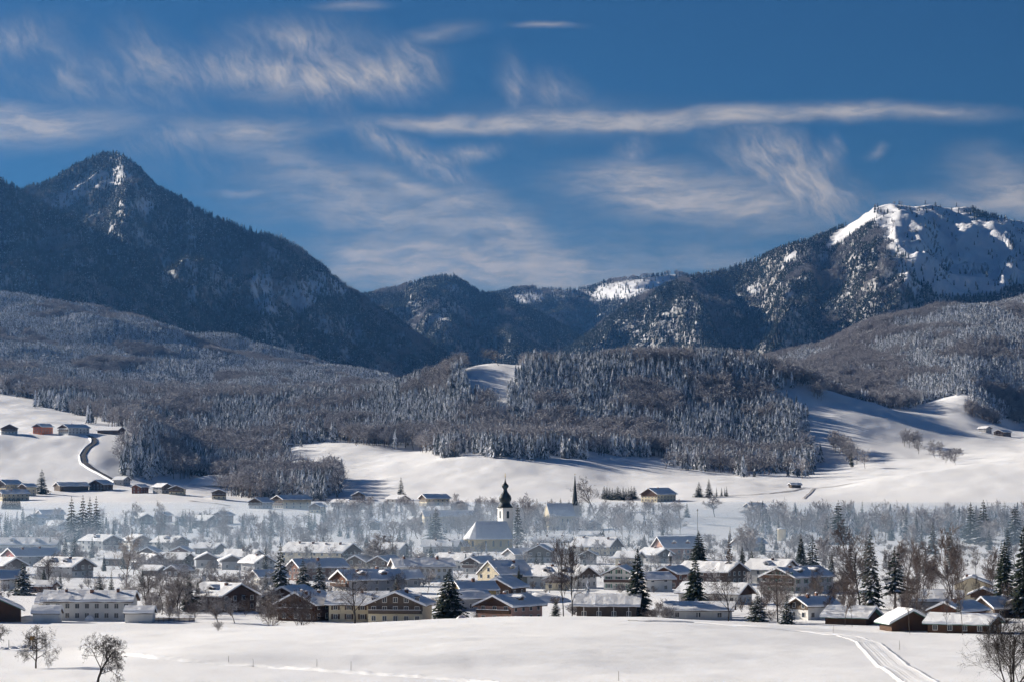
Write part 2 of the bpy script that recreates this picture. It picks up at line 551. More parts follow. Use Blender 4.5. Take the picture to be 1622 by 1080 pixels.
# ------------------------------------------------------------------ ground: one sheet from behind the camera to the feet of the mountains
# each layer: distance, then (picture column, picture row of the ground there) or, with 'z', (column, height)
LAYERS = [
    (-150, 'z', [(0, 44)]), (0, 'z', [(0, 42.2)]), (100, 'z', [(0, 33)]), (200, 'z', [(0, 25.3)]), (330, 'z', [(0, 17.6)]),
    (400, 'y', [(0, 1084), (1622, 1084)]),
    (440, 'y', [(-300, 1060), (0, 1060), (150, 1058), (300, 1056), (1000, 1058), (1300, 1062), (1622, 1060)]),
    (454, 'y', [(-300, 1054), (0, 1054), (120, 1050), (230, 1040), (330, 1034), (560, 1036), (700, 1036), (900, 1040), (1080, 1050), (1270, 1055), (1622, 1052)]),
    (560, 'y', [(-300, 1020), (0, 1018), (250, 1016), (400, 1010), (560, 1004), (700, 1000), (860, 998), (1000, 1000), (1200, 1008), (1330, 1017), (1450, 1022), (1622, 1024)]),
    (700, 'y', [(-300, 1003), (0, 1002), (250, 999), (400, 992), (560, 987), (700, 980), (860, 975.5), (1000, 977), (1080, 980), (1200, 986), (1300, 995), (1400, 1001.5), (1500, 1005), (1622, 1006), (2200, 1008)]),
    (800, 'z', [(-300, 1.0), (0, 0.8), (350, 0.5), (450, 0)]),
    (1150, 'z', [(0, 0)]),
    (1900, 'z', [(0, 1.0), (400, 0.5), (900, 0), (1622, 0)]),
    (2300, 'y', [(-500, 806), (0, 806), (200, 807), (420, 809), (560, 816), (700, 817), (900, 817), (1000, 812), (1100, 817), (1200, 824), (1300, 827), (1622, 830)]),
    (2650, 'y', [(-500, 774), (0, 777), (200, 776), (300, 781), (420, 791), (560, 793), (700, 789), (800, 787), (900, 785), (1000, 787), (1100, 782), (1200, 779), (1300, 779), (1400, 775), (1500, 768), (1622, 762), (2200, 750)]),
    (2830, 'y', [(-500, 730), (0, 733), (150, 735), (200, 745), (300, 765), (420, 778), (560, 766), (700, 757), (800, 752), (900, 754), (1000, 762), (1100, 762), (1200, 765), (1290, 766), (1400, 752), (1500, 739), (1622, 728), (2200, 700)]),
    (3000, 'y', [(-500, 682), (0, 687), (200, 688), (250, 705), (300, 738), (420, 757), (480, 738), (560, 738), (640, 729), (700, 722), (800, 717), (900, 721), (1000, 735), (1100, 747), (1200, 752), (1290, 757), (1400, 750), (1500, 743), (1622, 733), (2200, 705)]),
    (3300, 'y', [(-500, 664), (0, 668), (200, 673), (300, 712), (420, 717), (480, 706), (560, 704), (640, 708), (700, 706), (800, 702), (900, 706), (1000, 716), (1100, 728), (1200, 738), (1280, 738), (1400, 732), (1500, 726), (1622, 712), (2200, 690)]),
    (3600, 'y', [(-500, 630), (0, 642), (150, 657), (300, 668), (420, 672), (560, 672), (700, 645), (740, 634), (800, 634), (900, 642), (1000, 647), (1100, 652), (1200, 655), (1265, 645), (1350, 655), (1440, 675), (1520, 690), (1622, 700), (2200, 680)]),
    (3800, 'y', [(-500, 610), (0, 622), (200, 645), (420, 642), (560, 637), (690, 604), (730, 584), (775, 577), (830, 580), (900, 582), (1000, 576), (1100, 575), (1200, 588), (1265, 607), (1350, 632), (1440, 657), (1520, 676), (1622, 690), (2200, 670)]),
    (4250, 'y', [(-500, 585), (0, 602), (200, 625), (420, 632), (560, 634), (700, 628), (775, 620), (900, 615), (1000, 606), (1100, 604), (1200, 612), (1300, 628), (1400, 648), (1460, 645), (1530, 628), (1570, 650), (1622, 672), (2200, 640)]),
    (5000, 'y', [(-500, 520), (0, 545), (200, 565), (400, 593), (600, 620), (700, 635), (760, 648), (900, 650), (1000, 630), (1100, 604), (1200, 596), (1300, 582), (1400, 566), (1500, 555), (1622, 545), (2200, 500)]),
    (6000, 'y', [(-500, 440), (0, 472), (100, 490), (200, 507), (300, 537), (400, 561), (500, 583), (600, 607), (700, 632), (760, 648), (900, 640), (1000, 615), (1100, 598), (1200, 582), (1300, 555), (1400, 520), (1450, 508), (1500, 500), (1560, 490), (1622, 474), (2200, 430)]),
    (6500, 'y', [(-500, 470), (0, 500), (200, 530), (400, 580), (600, 625), (760, 660), (900, 650), (1000, 635), (1200, 610), (1400, 550), (1622, 510), (2200, 470)]),
    (7200, 'y', [(-500, 560), (0, 590), (400, 640), (760, 680), (1200, 650), (1622, 580), (2200, 560)]),
]
LD = np.array([l[0] for l in LAYERS], float)
LF = [Pchip(l[2]) for l in LAYERS]


def col_of(X, Y):
    return CX + F * 0.9985 * X / np.maximum(Y, 350.0)


def z_ground(X, Y):
    X = np.atleast_1d(np.asarray(X, float))
    Y = np.atleast_1d(np.asarray(Y, float))
    px = col_of(X, Y)
    Z = np.empty((len(LD),) + px.shape)
    for k, l in enumerate(LAYERS):
        v = LF[k](px)
        Z[k] = v if l[1] == 'z' else z_at(v, l[0])
    h = np.diff(LD).reshape((-1,) + (1,) * px.ndim)
    dl = np.diff(Z, axis=0) / h
    M = np.zeros_like(Z)
    M[0], M[-1] = dl[0], dl[-1]
    a, b = dl[:-1], dl[1:]
    w1, w2 = 2 * h[1:] + h[:-1], h[1:] + 2 * h[:-1]
    with np.errstate(divide='ignore', invalid='ignore'):
        mm = (w1 + w2) / (w1 / a + w2 / b)
    M[1:-1] = np.where(a * b > 0, mm, 0)
    i = np.clip(np.searchsorted(LD, Y) - 1, 0, len(LD) - 2)
    idx = tuple(np.indices(px.shape))
    z0, z1, m0, m1 = Z[(i,) + idx], Z[(i + 1,) + idx], M[(i,) + idx], M[(i + 1,) + idx]
    H = LD[i + 1] - LD[i]
    t = np.clip((Y - LD[i]) / H, 0, 1)
    z = ((1 + 2 * t) * (1 - t) ** 2 * z0 + t * (1 - t) ** 2 * H * m0 + t * t * (3 - 2 * t) * z1 + t * t * (t - 1) * H * m1)
    near = np.clip((760 - Y) / 60, 0, 1) * np.clip((Y - 380) / 30, 0, 1)
    z = z + near * (0.30 * fbm(X / 26, Y / 34, 3, 3) + 0.05 * fbm(X / 5, Y / 3.2, 2, 13)) 
    hill = np.clip((Y - 2350) / 500, 0, 1)
    z = z + hill * (2.4 * fbm(X / 95, Y / 130, 4, 21) + 0.55 * fbm(X / 34, Y / 44, 2, 23))
    far = np.clip((Y - 3850) / 500, 0, 1)
    z = z + far * 16 * fbm(X / 260, Y / 420, 4, 31)
    return z


def on_ground(px, py, d0=765.0, d1=4400.0):
    """the point where the ray through a picture point meets the ground"""
    d = np.concatenate([np.arange(d0, 2400, 2.0), np.arange(2400, d1, 4.0)])
    v = (CY - py) / F
    k = CP - v * SP
    X = d * ((px - CX) / F) / k
    z = CAMZ + d * (SP + v * CP) / k
    g = z_ground(X, d)
    below = np.nonzero(z <= g)[0]
    i = below[0] if len(below) else len(d) - 1
    return float(X[i]), float(d[i]), float(g[i])


def at(px, d):
    X = (px - CX) / F * d / 0.9985
    return X, d, float(z_ground(X, d)[0])


def build_ground():
    cols = np.concatenate([np.arange(-1500, -160, 45), np.arange(-160, 1790, 3.6), np.arange(1790, 3100, 45)])
    rows = np.concatenate([np.linspace(-150, 350, 18), np.arange(356, 765, 2.6), np.arange(765, 1900, 16), np.arange(1900, 4300, 12), np.arange(4300, 7201, 26)])
    Yg, Cg = np.meshgrid(rows, cols, indexing='ij')
    Xg = (Cg - CX) / (F * 0.9985) * np.maximum(Yg, 350.0)
    Zg = z_ground(Xg.ravel(), Yg.ravel()).reshape(Xg.shape)
    V = np.stack([Xg.ravel(), Yg.ravel(), Zg.ravel()], 1)
    o = link('ground', grid_mesh('ground', V, len(rows), len(cols), M_SNOW))
    tag(o, 'snow covered fields, valley floor and rolling meadow hills', 'ground', kind='structure')


build_ground()


# ------------------------------------------------------------------ mountains
class Mountain:
    def __init__(s, name, label, crest, d, front, back, zb, spur, seed, lam=(420, 900), wig=260, foot=1.0, notch=None):
        s.__dict__.update(locals())
        s.c = Pchip(crest)
        s.p0, s.p1 = crest[0][0], crest[-1][0]

    def surf(s, px, t):
        """t: 0 at the front foot, 1 on the crest, up to 1.6 down the back"""
        px, t = np.asarray(px, float), np.asarray(t, float)
        yc = s.c(px)
        dc = s.d + s.wig * fbm(px / 130.0, np.zeros_like(px) + s.seed, 3, s.seed)
        zc = z_at(yc, dc)
        Y = np.where(t <= 1, dc - s.front * (1 - t), dc + s.back * (t - 1) / 0.6)
        X = (px - CX) / F * Y / 0.9985
        tt = np.clip(t, 0, 1)
        shp = tt ** s.foot
        z = s.zb + (zc - s.zb) * np.where(t <= 1, shp, 1 - ((t - 1) / 0.6) ** 1.2)
        amp = s.spur * np.where(t <= 1, np.clip(4 * tt * (1.02 - tt), 0, 1), 0.5 * np.clip((t - 1) * 6, 0, 1)) * np.clip((zc - s.zb) / 500, 0.2, 1.3)
        warp = 0.35 * fbm(X / 300, Y / 300, 2, s.seed + 9)
        z = z + amp * (0.62 * ridged(X / s.lam[0] + warp, Y / s.lam[1], 4, s.seed) + 0.10 * fbm(X / 55, Y / 80, 3, s.seed + 3) - 0.35)
        z = z + 2.5 * fbm(X / 22, Y / 30, 3, s.seed + 5)
        return X, Y, z

    def build(s, n_front=150, n_back=24, step=4.0):
        px = np.arange(s.p0, s.p1 + 1, step)
        t = np.concatenate([np.linspace(0, 1, n_front), 1 + np.linspace(0, 0.6, n_back)[1:]])
        T, P = np.meshgrid(t, px, indexing='ij')
        X, Y, Z = s.surf(P, T)
        V = np.stack([X.ravel(), Y.ravel(), Z.ravel()], 1)
        px_, py_ = project(X.ravel(), Y.ravel(), Z.ravel())
        w = np.ones(len(V))
        for poly, ch in SNOWFIELD.get(s.name, []):
            for ox, oy in ((0, 0), (5, 0), (-5, 0), (0, 5), (0, -5)):
                w -= 0.2 * (1 - ch) * in_poly(px_ + ox + 6 * fbm(X.ravel() / 60, Z.ravel() / 60, 2, 5), py_ + oy, poly)
        me = grid_mesh('mountain', V, len(t), len(px), M_MOUNT)
        at_ = me.attributes.new('forest_shade', 'FLOAT', 'POINT')  # where tree shade is put into the ground colour, outside the open snowfields
        at_.data.foreach_set('value', np.clip(w, 0, 1).astype(np.float32))
        o = link('mountain', me)
        tag(o, s.label, 'mountain', kind='structure')
        return o


MTS = [
    Mountain('spur', 'dark wooded mountain spur falling from the picture edge to the valley',
             [(-420, 230), (-200, 250), (0, 286), (35, 306), (75, 334), (120, 350), (200, 388), (260, 432), (320, 485), (380, 525), (450, 560), (520, 600)], 7400, 1150, 500, 150, 50, 41, (300, 800), 120, 0.85),
    Mountain('left', 'pointed wooded mountain with a rocky summit flank',
             [(-420, 400), (-100, 340), (35, 303), (80, 288), (130, 262), (160, 250), (185, 247), (210, 262), (235, 288), (280, 316), (330, 340), (400, 366), (455, 384), (485, 405), (520, 432), (560, 466), (600, 492), (660, 532), (720, 572), (780, 600), (850, 640)], 8600, 1700, 800, 150, 120, 52, (300, 900), 260, 0.9),
    Mountain('middle', 'rounded wooded mountain at the head of the valley',
             [(420, 530), (520, 495), (585, 468), (640, 455), (690, 440), (712, 439), (735, 449), (760, 463), (800, 472), (840, 490), (890, 518), (930, 545), (980, 575), (1040, 610)], 11000, 2200, 900, 100, 85, 63, (420, 1000), 300, 0.9),
    Mountain('rear', 'distant ridge with snowy clearings and cliff bands',
             [(640, 480), (780, 467), (830, 457), (870, 460), (930, 457), (960, 447), (1000, 443), (1040, 437), (1075, 434), (1100, 442), (1180, 452), (1300, 470)], 13200, 2200, 900, 150, 60, 74, (420, 1000), 250, 0.8),
    Mountain('right', 'high snowy mountain with a rocky face and wooded flank',
             [(760, 640), (850, 585), (900, 553), (950, 517), (1000, 480), (1060, 452), (1090, 440), (1150, 428), (1200, 410), (1240, 394), (1290, 379), (1325, 368), (1350, 354), (1375, 338), (1390, 327), (1420, 324), (1450, 325), (1480, 324), (1510, 329), (1530, 327), (1560, 341), (1600, 349), (1660, 362), (1800, 400), (2100, 380)], 9800, 2600, 1200, 120, 105, 85, (430, 1000), 330, 0.95),
]
SNOWFIELD = {  # open ground on the mountains, in picture columns and rows: polygon, chance that a tree still stands there
    'right': [([(1305, 392), (1320, 372), (1350, 352), (1386, 325), (1384, 352), (1350, 372), (1312, 398)], 0.0), ([(1388, 318), (1530, 318), (1545, 345), (1470, 372), (1400, 372), (1384, 350)], 0.03),
              ([(1400, 372), (1470, 372), (1545, 345), (1660, 350), (1660, 440), (1560, 470), (1480, 470), (1460, 430)], 0.02), ([(1395, 372), (1440, 400), (1470, 450), (1450, 475), (1420, 430)], 0.18),
              ([(1240, 412), (1262, 396), (1262, 408), (1244, 418)], 0), ([(1172, 466), (1192, 452), (1212, 456), (1196, 468)], .3), ([(1225, 462), (1245, 455), (1275, 475), (1260, 480)], .4), ([(1290, 410), (1312, 398), (1308, 416)], .1)],
    'left': [([(75, 330), (110, 296), (150, 275), (200, 262), (215, 290), (160, 300), (100, 335)], 0.25), ([(205, 330), (225, 315), (250, 325), (235, 345)], 0.1), ([(395, 430), (430, 425), (440, 500), (405, 505)], 0.2), ([(430, 470), (470, 450), (520, 430), (560, 465), (520, 475), (470, 500)], 0.22), ([(300, 340), (310, 330), (312, 500), (290, 520)], .5)],
    'spur': [([(140, 360), (152, 358), (152, 368), (142, 368)], 0.1), ([(150, 375), (175, 390), (190, 410), (180, 415)], .4)],
    'middle': [([(680, 505), (700, 488), (735, 485), (720, 500), (690, 512)], 0.25), ([(700, 455), (725, 450), (735, 465), (715, 470)], .3)],
    'rear': [([(810, 485), (820, 462), (860, 458), (865, 478), (840, 484)], 0.12), ([(865, 460), (930, 458), (940, 470), (870, 474)], 0.25), ([(930, 482), (945, 455), (990, 446), (1000, 474), (960, 478)], 0.10), ([(990, 446), (1072, 434), (1062, 460), (1030, 474), (1000, 470)], 0.05)],
}
for _m in MTS:
    _m.build()


# ------------------------------------------------------------------ tree shapes
def spruce_mesh(seed, whorls, boughs, snow, hi=True, rmax=0.2, start=0.06, gap=0.0, larch=False):
    rg = random.Random(seed)
    tr, cr = MB(), MB()
    n = 6 if hi else 3
    tr.lathe([(0.016, -0.03), (0.012, 0.3), (0.002, 0.97)], n)
    for i in range(whorls):
        u = i / (whorls - 1)
        t = start + (0.985 - start) * u
        base = rmax * ((1 - u) ** 0.82 * 0.97 + 0.02) * (0.6 + 0.4 * min(1, u * 9 + 0.35))
        k = max(4, int(boughs * (1 - 0.45 * u)))
        a0 = rg.random() * 6.28
        for j in range(k):
            if rg.random() < gap:
                continue
            a = a0 + 6.283 * (j + rg.uniform(-.3, .3)) / k
            r = base * rg.uniform(0.72, 1.18)
            z0 = t + rg.uniform(-.012, .012)
            dr = rg.uniform(0.28, 0.5) * (1.0 if u < .8 else 0.4)
            ca, sa = math.cos(a), math.sin(a)

            def pt(q, side, lift=0.0):
                rr = r * q
                zz = z0 - r * dr * (q ** 1.3) + (0.08 * r * max(0, q - .75)) + lift - abs(side) * 0.35
                return (ca * rr - sa * side, sa * rr + ca * side, zz)
            w = r * rg.uniform(0.26, 0.36) + 0.006
            if hi:
                qs = [0.05, 0.35, 0.65, 1.0]
                wd = [0.0, 1.0, 0.85, 0.0]
                for q in range(3):
                    for sd in (1, -1):
                        a_, b_ = pt(qs[q], 0), pt(qs[q + 1], 0)
                        tip = pt(min(1.05, qs[q] + 0.38 * rg.uniform(.8, 1.2)), sd * w * max(wd[q], wd[q + 1]) * rg.uniform(.75, 1.2), -0.004)
                        cr.add([a_, b_, tip], [(0, 1, 2)])
                hang = pt(0.6, 0, -0.03 * rg.uniform(.6, 1.5))
                cr.add([pt(0.25, 0), pt(0.95, 0), hang], [(0, 1, 2)])
                if rg.random() < snow:
                    q0, q1 = rg.uniform(.25, .5), rg.uniform(.8, 1.02)
                    ws = w * rg.uniform(.35, .75)
                    lift = 0.006
                    c = pt((q0 + q1) / 2, 0, lift + 0.008)
                    cr.add([pt(q0, 0, lift), pt((q0 * .6 + q1 * .4), ws, lift), pt(q1, 0, lift), pt((q0 * .4 + q1 * .6), -ws, lift), c],
                           [(0, 1, 4), (1, 2, 4), (2, 3, 4), (3, 0, 4)], 1)
    cr.add([(-.008, 0, .955), (.008, 0, .955), (0, 0, 1.0)], [(0, 1, 2)])
    cr.add([(0, -.008, .955), (0, .008, .955), (0, 0, 1.0)], [(0, 1, 2)])
    return tr, cr


def far_spruce(seed, tiers, pts, snow, rmax=0.19):
    rg = random.Random(seed)
    tr, cr = MB(), MB()
    tr.lathe([(0.02, -0.03), (0.015, 0.3)], 3)
    for i in range(tiers):
        u = i / tiers
        zt = 0.08 + 0.92 * (u + 1.55 / tiers)
        zb = 0.05 + 0.93 * u
        r = rmax * (1 - u) ** 0.85 + .012
        a0 = rg.random() * 6.28
        vs = [(rg.uniform(-.01, .01), rg.uniform(-.01, .01), min(1.0, zt))]
        for j in range(pts * 2):
            a = a0 + PI * (j + rg.uniform(-.25, .25)) / pts
            q = r * (rg.uniform(.9, 1.2) if j % 2 == 0 else rg.uniform(.42, .6))
            vs.append((q * math.cos(a), q * math.sin(a), zb + (rg.uniform(-.03, .015) if j % 2 == 0 else .035)))
        n = pts * 2
        for j in range(0, n, 2):
            mi = 1 if rg.random() < snow else 0
            k0, k1, k2 = 1 + (j - 1) % n, 1 + j, 1 + (j + 1) % n
            cr.add([vs[0], vs[k0], vs[k1], vs[k2]], [(0, 1, 2), (0, 2, 3)], mi)
    return tr, cr


def bare_mesh(seed, levels, kids, spread=0.6, ratio=0.68, flat=False, rad=0.018, clear=0.22, up=0.25, stems=1, thick=1.0, minr=0.0012, wid=0.4):
    """unit-height leafless tree; returns trunk (trunk and first limbs) and crown (the finer wood)"""
    rg = random.Random(seed)
    tr, cr = MB(), MB()

    def seg(mb, p, q, r0, r1):
        d = (q - p)
        if d.length < 1e-6:
            return
        d.normalize()
        a = d.orthogonal().normalized()
        b = d.cross(a)
        if flat and mb is cr:
            s = (a * math.cos(rg.random() * 6.28) + b * math.sin(rg.random() * 6.28)).normalized()
            mb.add([p - s * r0, p + s * r0, q + s * r1, q - s * r1], [(0, 1, 2, 3)])
            return
        vs = []
        for (c, r) in ((p, r0), (q, r1)):
            for k in range(3):
                an = 2.094 * k
                vs.append(c + a * (r * math.cos(an)) + b * (r * math.sin(an)))
        mb.add(vs, [(0, 1, 4, 3), (1, 2, 5, 4), (2, 0, 3, 5)])

    def grow(p, d, length, r, lev):
        mb = tr if lev <= 1 else cr
        n = 4 if lev == 0 else (3 if lev == 1 else 2)
        pts = [p]
        dd = d.copy()
        for i in range(n):
            dd = (dd + Vector((rg.gauss(0, .12), rg.gauss(0, .12), rg.gauss(0, .08) + up * 0.16 * (lev > 0)))).normalized()
            pts.append(pts[-1] + dd * (length / n))
        r1 = max(minr, r * (0.45 if lev == 0 else 0.35))
        for i in range(n):
            ra, rb = r + (r1 - r) * i / n, r + (r1 - r) * (i + 1) / n
            seg(mb, pts[i], pts[i + 1], ra * thick, rb * thick)
        if lev >= levels:
            return
        nk = kids[min(lev, len(kids) - 1)]
        for k in range(nk):
            f = (clear + (1 - clear) * (k + rg.random()) / nk) if lev == 0 else rg.uniform(.25, 1.0)
            x = min(f * n, n - 1e-4)
            i = int(x)
            q = pts[i].lerp(pts[i + 1], x - i)
            ax = (pts[i + 1] - pts[i]).normalized()
            o = ax.orthogonal().normalized()
            o.rotate(Matrix.Rotation(rg.random() * 6.28 if lev else 2.4 * k + rg.random(), 3, ax))
            sp = spread * rg.uniform(.7, 1.25)
            nd = (ax * math.cos(sp) + o * math.sin(sp)).normalized()
            ln = length * ratio * rg.uniform(.7, 1.1) * ((1.15 - 0.55 * f) if lev == 0 else 1.0)
            if lev == 0:
                ln = wid * rg.uniform(.8, 1.15) * (1.15 - 0.5 * f)
            grow(q, nd, ln, max(minr, (r + (r1 - r) * f) * 0.55), lev + 1)
    for s_ in range(stems):
        if stems == 1:
            grow(Vector((0, 0, -.02)), Vector((rg.gauss(0, .04), rg.gauss(0, .04), 1)).normalized(), 0.86, rad, 0)
        else:
            a = 6.28 * s_ / stems + rg.random()
            grow(Vector((math.cos(a) * .02, math.sin(a) * .02, -.02)), Vector((math.cos(a) * rg.uniform(.1, .5), math.sin(a) * rg.uniform(.1, .5), 1)).normalized(), 0.85, rad * .7, 0)
    return tr, cr


def joined(a, b, mats_a, mats_b, name):
    m = MB()
    m.add(a.v, a.f, 0)
    o = len(a.v)
    m.v += b.v
    for f, k in zip(b.f, b.mi):
        m.f.append(tuple(i + o for i in f))
        m.mi.append(1 + k)
    return m.mesh(name, [mats_a] + mats_b)


def pair(tc, tmat, cmats, name):
    return tc[0].mesh(name + '_trunk', tmat), tc[1].mesh(name + '_crown', cmats)


KIND = {}
KIND['spruce'] = [pair(spruce_mesh(100 + i, 26, 14, s, True, r), M_BARK, [M_NEEDLE, M_TREESNOW], 'spruce') for i, (s, r) in enumerate(((.10, .20), (.16, .17), (.13, .23)))]
KIND['snowy_spruce'] = [pair(spruce_mesh(130 + i, 20, 10, s, True, r), M_BARK, [M_NEEDLE, M_TREESNOW], 'snowy_spruce') for i, (s, r) in enumerate(((.50, .2), (.62, .24), (.42, .17)))]
KIND['mid_spruce'] = [pair(spruce_mesh(160 + i, 17, 10, s, True, r * 1.2), M_BARK, [M_NEEDLE, M_TREESNOW], 'mid_spruce') for i, (s, r) in enumerate(((.22, .17), (.30, .2), (.18, .15)))]
KIND['pine'] = [pair(spruce_mesh(180 + i, 14, 8, .3, True, .22, .3, .25), M_BARK, [M_NEEDLE, M_TREESNOW], 'pine') for i in range(2)]
KIND['larch'] = [pair(spruce_mesh(190 + i, 22, 10, .03, True, .16, .08, .3), M_BARK, [M_LARCH, M_TREESNOW], 'larch') for i in range(2)]
KIND['bare'] = [pair(bare_mesh(200 + i, 4, (11, 6, 5, 4), .75, .6, rad=.02, wid=.42), M_BARK, [M_TWIG], 'bare') for i in range(3)]
KIND['fruit'] = [pair(bare_mesh(241, 5, (8, 6, 5, 4, 3), .95, .62, rad=.04, clear=.28, up=.1, wid=.55, minr=.0024), M_BARK, [M_DARKTWIG], 'fruit'),
                 pair(bare_mesh(229, 5, (9, 6, 5, 4, 3), .9, .6, rad=.04, clear=.25, up=.15, wid=.5, minr=.0024), M_BARK, [M_DARKTWIG], 'fruit')]
KIND['tall'] = [pair(bare_mesh(240 + i, 4, (16, 6, 5, 4), .6, .55, rad=.012, wid=.3, clear=.3, up=.45), M_BARK, [M_TWIG], 'tall') for i in range(2)]
KIND['birch'] = [pair(bare_mesh(260 + i, 4, (16, 7, 5, 4), .55, .55, rad=.011, wid=.3, clear=.15, up=.3, minr=.0016), M_BIRCH, [M_BIRCH], 'birch') for i in range(2)]
KIND['frost'] = [pair(bare_mesh(280 + i, 4, (12, 6, 5, 3), .75, .6, rad=.018, wid=.42, minr=.0026), M_TWIG, [M_FROST], 'frost') for i in range(3)]
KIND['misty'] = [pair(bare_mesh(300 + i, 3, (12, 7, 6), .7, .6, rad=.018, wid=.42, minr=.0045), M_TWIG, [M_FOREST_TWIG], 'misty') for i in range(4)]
KIND['shrub'] = [pair(bare_mesh(320 + i, 3, (7, 6, 4), .6, .6, rad=.016, wid=.42, stems=6, clear=.12, minr=.003), M_TWIG, [M_TWIG], 'shrub') for i in range(3)]
KIND['frost_shrub'] = [pair(bare_mesh(340 + i, 3, (7, 6, 4), .6, .6, rad=.016, wid=.42, stems=6, clear=.1, minr=.004), M_TWIG, [M_FROST], 'frost_shrub') for i in range(3)]
KIND['big_shrub'] = [pair(bare_mesh(360, 4, (9, 6, 5, 3), .75, .62, rad=.02, wid=.5, stems=5, clear=.08, minr=.0014), M_BARK, [M_DARKTWIG], 'big_shrub')]

ROOTNAME = {'spruce': 'spruce_tree', 'snowy_spruce': 'spruce_tree', 'mid_spruce': 'spruce_tree', 'pine': 'pine_tree', 'larch': 'larch_tree', 'bare': 'bare_tree', 'fruit': 'fruit_tree', 'tall': 'bare_tree',
            'birch': 'birch_tree', 'frost': 'bare_tree', 'misty': 'bare_tree', 'shrub': 'bare_shrub', 'frost_shrub': 'bare_shrub', 'big_shrub': 'bare_shrub'}
rgT = random.Random(5)


def tree(kind, loc, h, label, group=None, wide=1.0, v=None):
    prot = KIND[kind]
    tm, cm = prot[rgT.randrange(len(prot)) if v is None else v % len(prot)]
    nm = ROOTNAME[kind]
    o = link(nm, None, None, (loc[0], loc[1], loc[2] - 0.1), rgT.random() * 6.28)
    o.empty_display_size = 0.5
    o.scale = (h * wide, h * wide, h)
    a = link('trunk', tm, o)
    b = link('crown', cm, o)
    tag(o, label, 'shrub' if 'shrub' in nm else 'tree', group)
    return o


def tree_px(kind, px, yb, yt, label, group=None, wide=1.0, v=None, d0=765.0):
    X, Y, Z = on_ground(px, yb, d0)
    h = (yb - yt) * Y / F
    return tree(kind, (X, Y, Z), h, label, group, wide, v)


# ------------------------------------------------------------------ forests: far-off woods that read as one mass
def hidden(name, me):
    return bpy.data.objects.new(name, me)       # shape shared by a wood; never placed in the scene on its own


PROTO = {}
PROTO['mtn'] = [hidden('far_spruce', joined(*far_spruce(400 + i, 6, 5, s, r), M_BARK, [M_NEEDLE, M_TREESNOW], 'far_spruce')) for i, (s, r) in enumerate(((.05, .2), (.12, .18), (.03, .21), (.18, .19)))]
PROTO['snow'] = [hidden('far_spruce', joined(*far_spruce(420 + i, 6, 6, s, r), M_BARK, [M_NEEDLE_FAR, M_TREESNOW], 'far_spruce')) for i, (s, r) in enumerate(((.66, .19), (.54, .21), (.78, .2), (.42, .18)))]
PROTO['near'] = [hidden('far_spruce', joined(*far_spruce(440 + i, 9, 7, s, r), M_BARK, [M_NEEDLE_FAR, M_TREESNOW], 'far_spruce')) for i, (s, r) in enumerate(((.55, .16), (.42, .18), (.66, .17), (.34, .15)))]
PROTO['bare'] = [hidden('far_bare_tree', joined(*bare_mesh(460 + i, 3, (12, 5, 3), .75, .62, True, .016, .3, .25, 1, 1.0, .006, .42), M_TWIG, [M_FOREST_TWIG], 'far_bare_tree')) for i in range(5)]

PROTO['bush'] = [hidden('far_bush', joined(*bare_mesh(480 + i, 2, (7, 5), .6, .6, True, .016, .08, .25, 5, 1.0, .012, .42), M_TWIG, [m_], 'far_bush')) for i, m_ in enumerate((M_FROST, M_FROST, M_FOREST_TWIG, M_TWIG, M_FROST))]


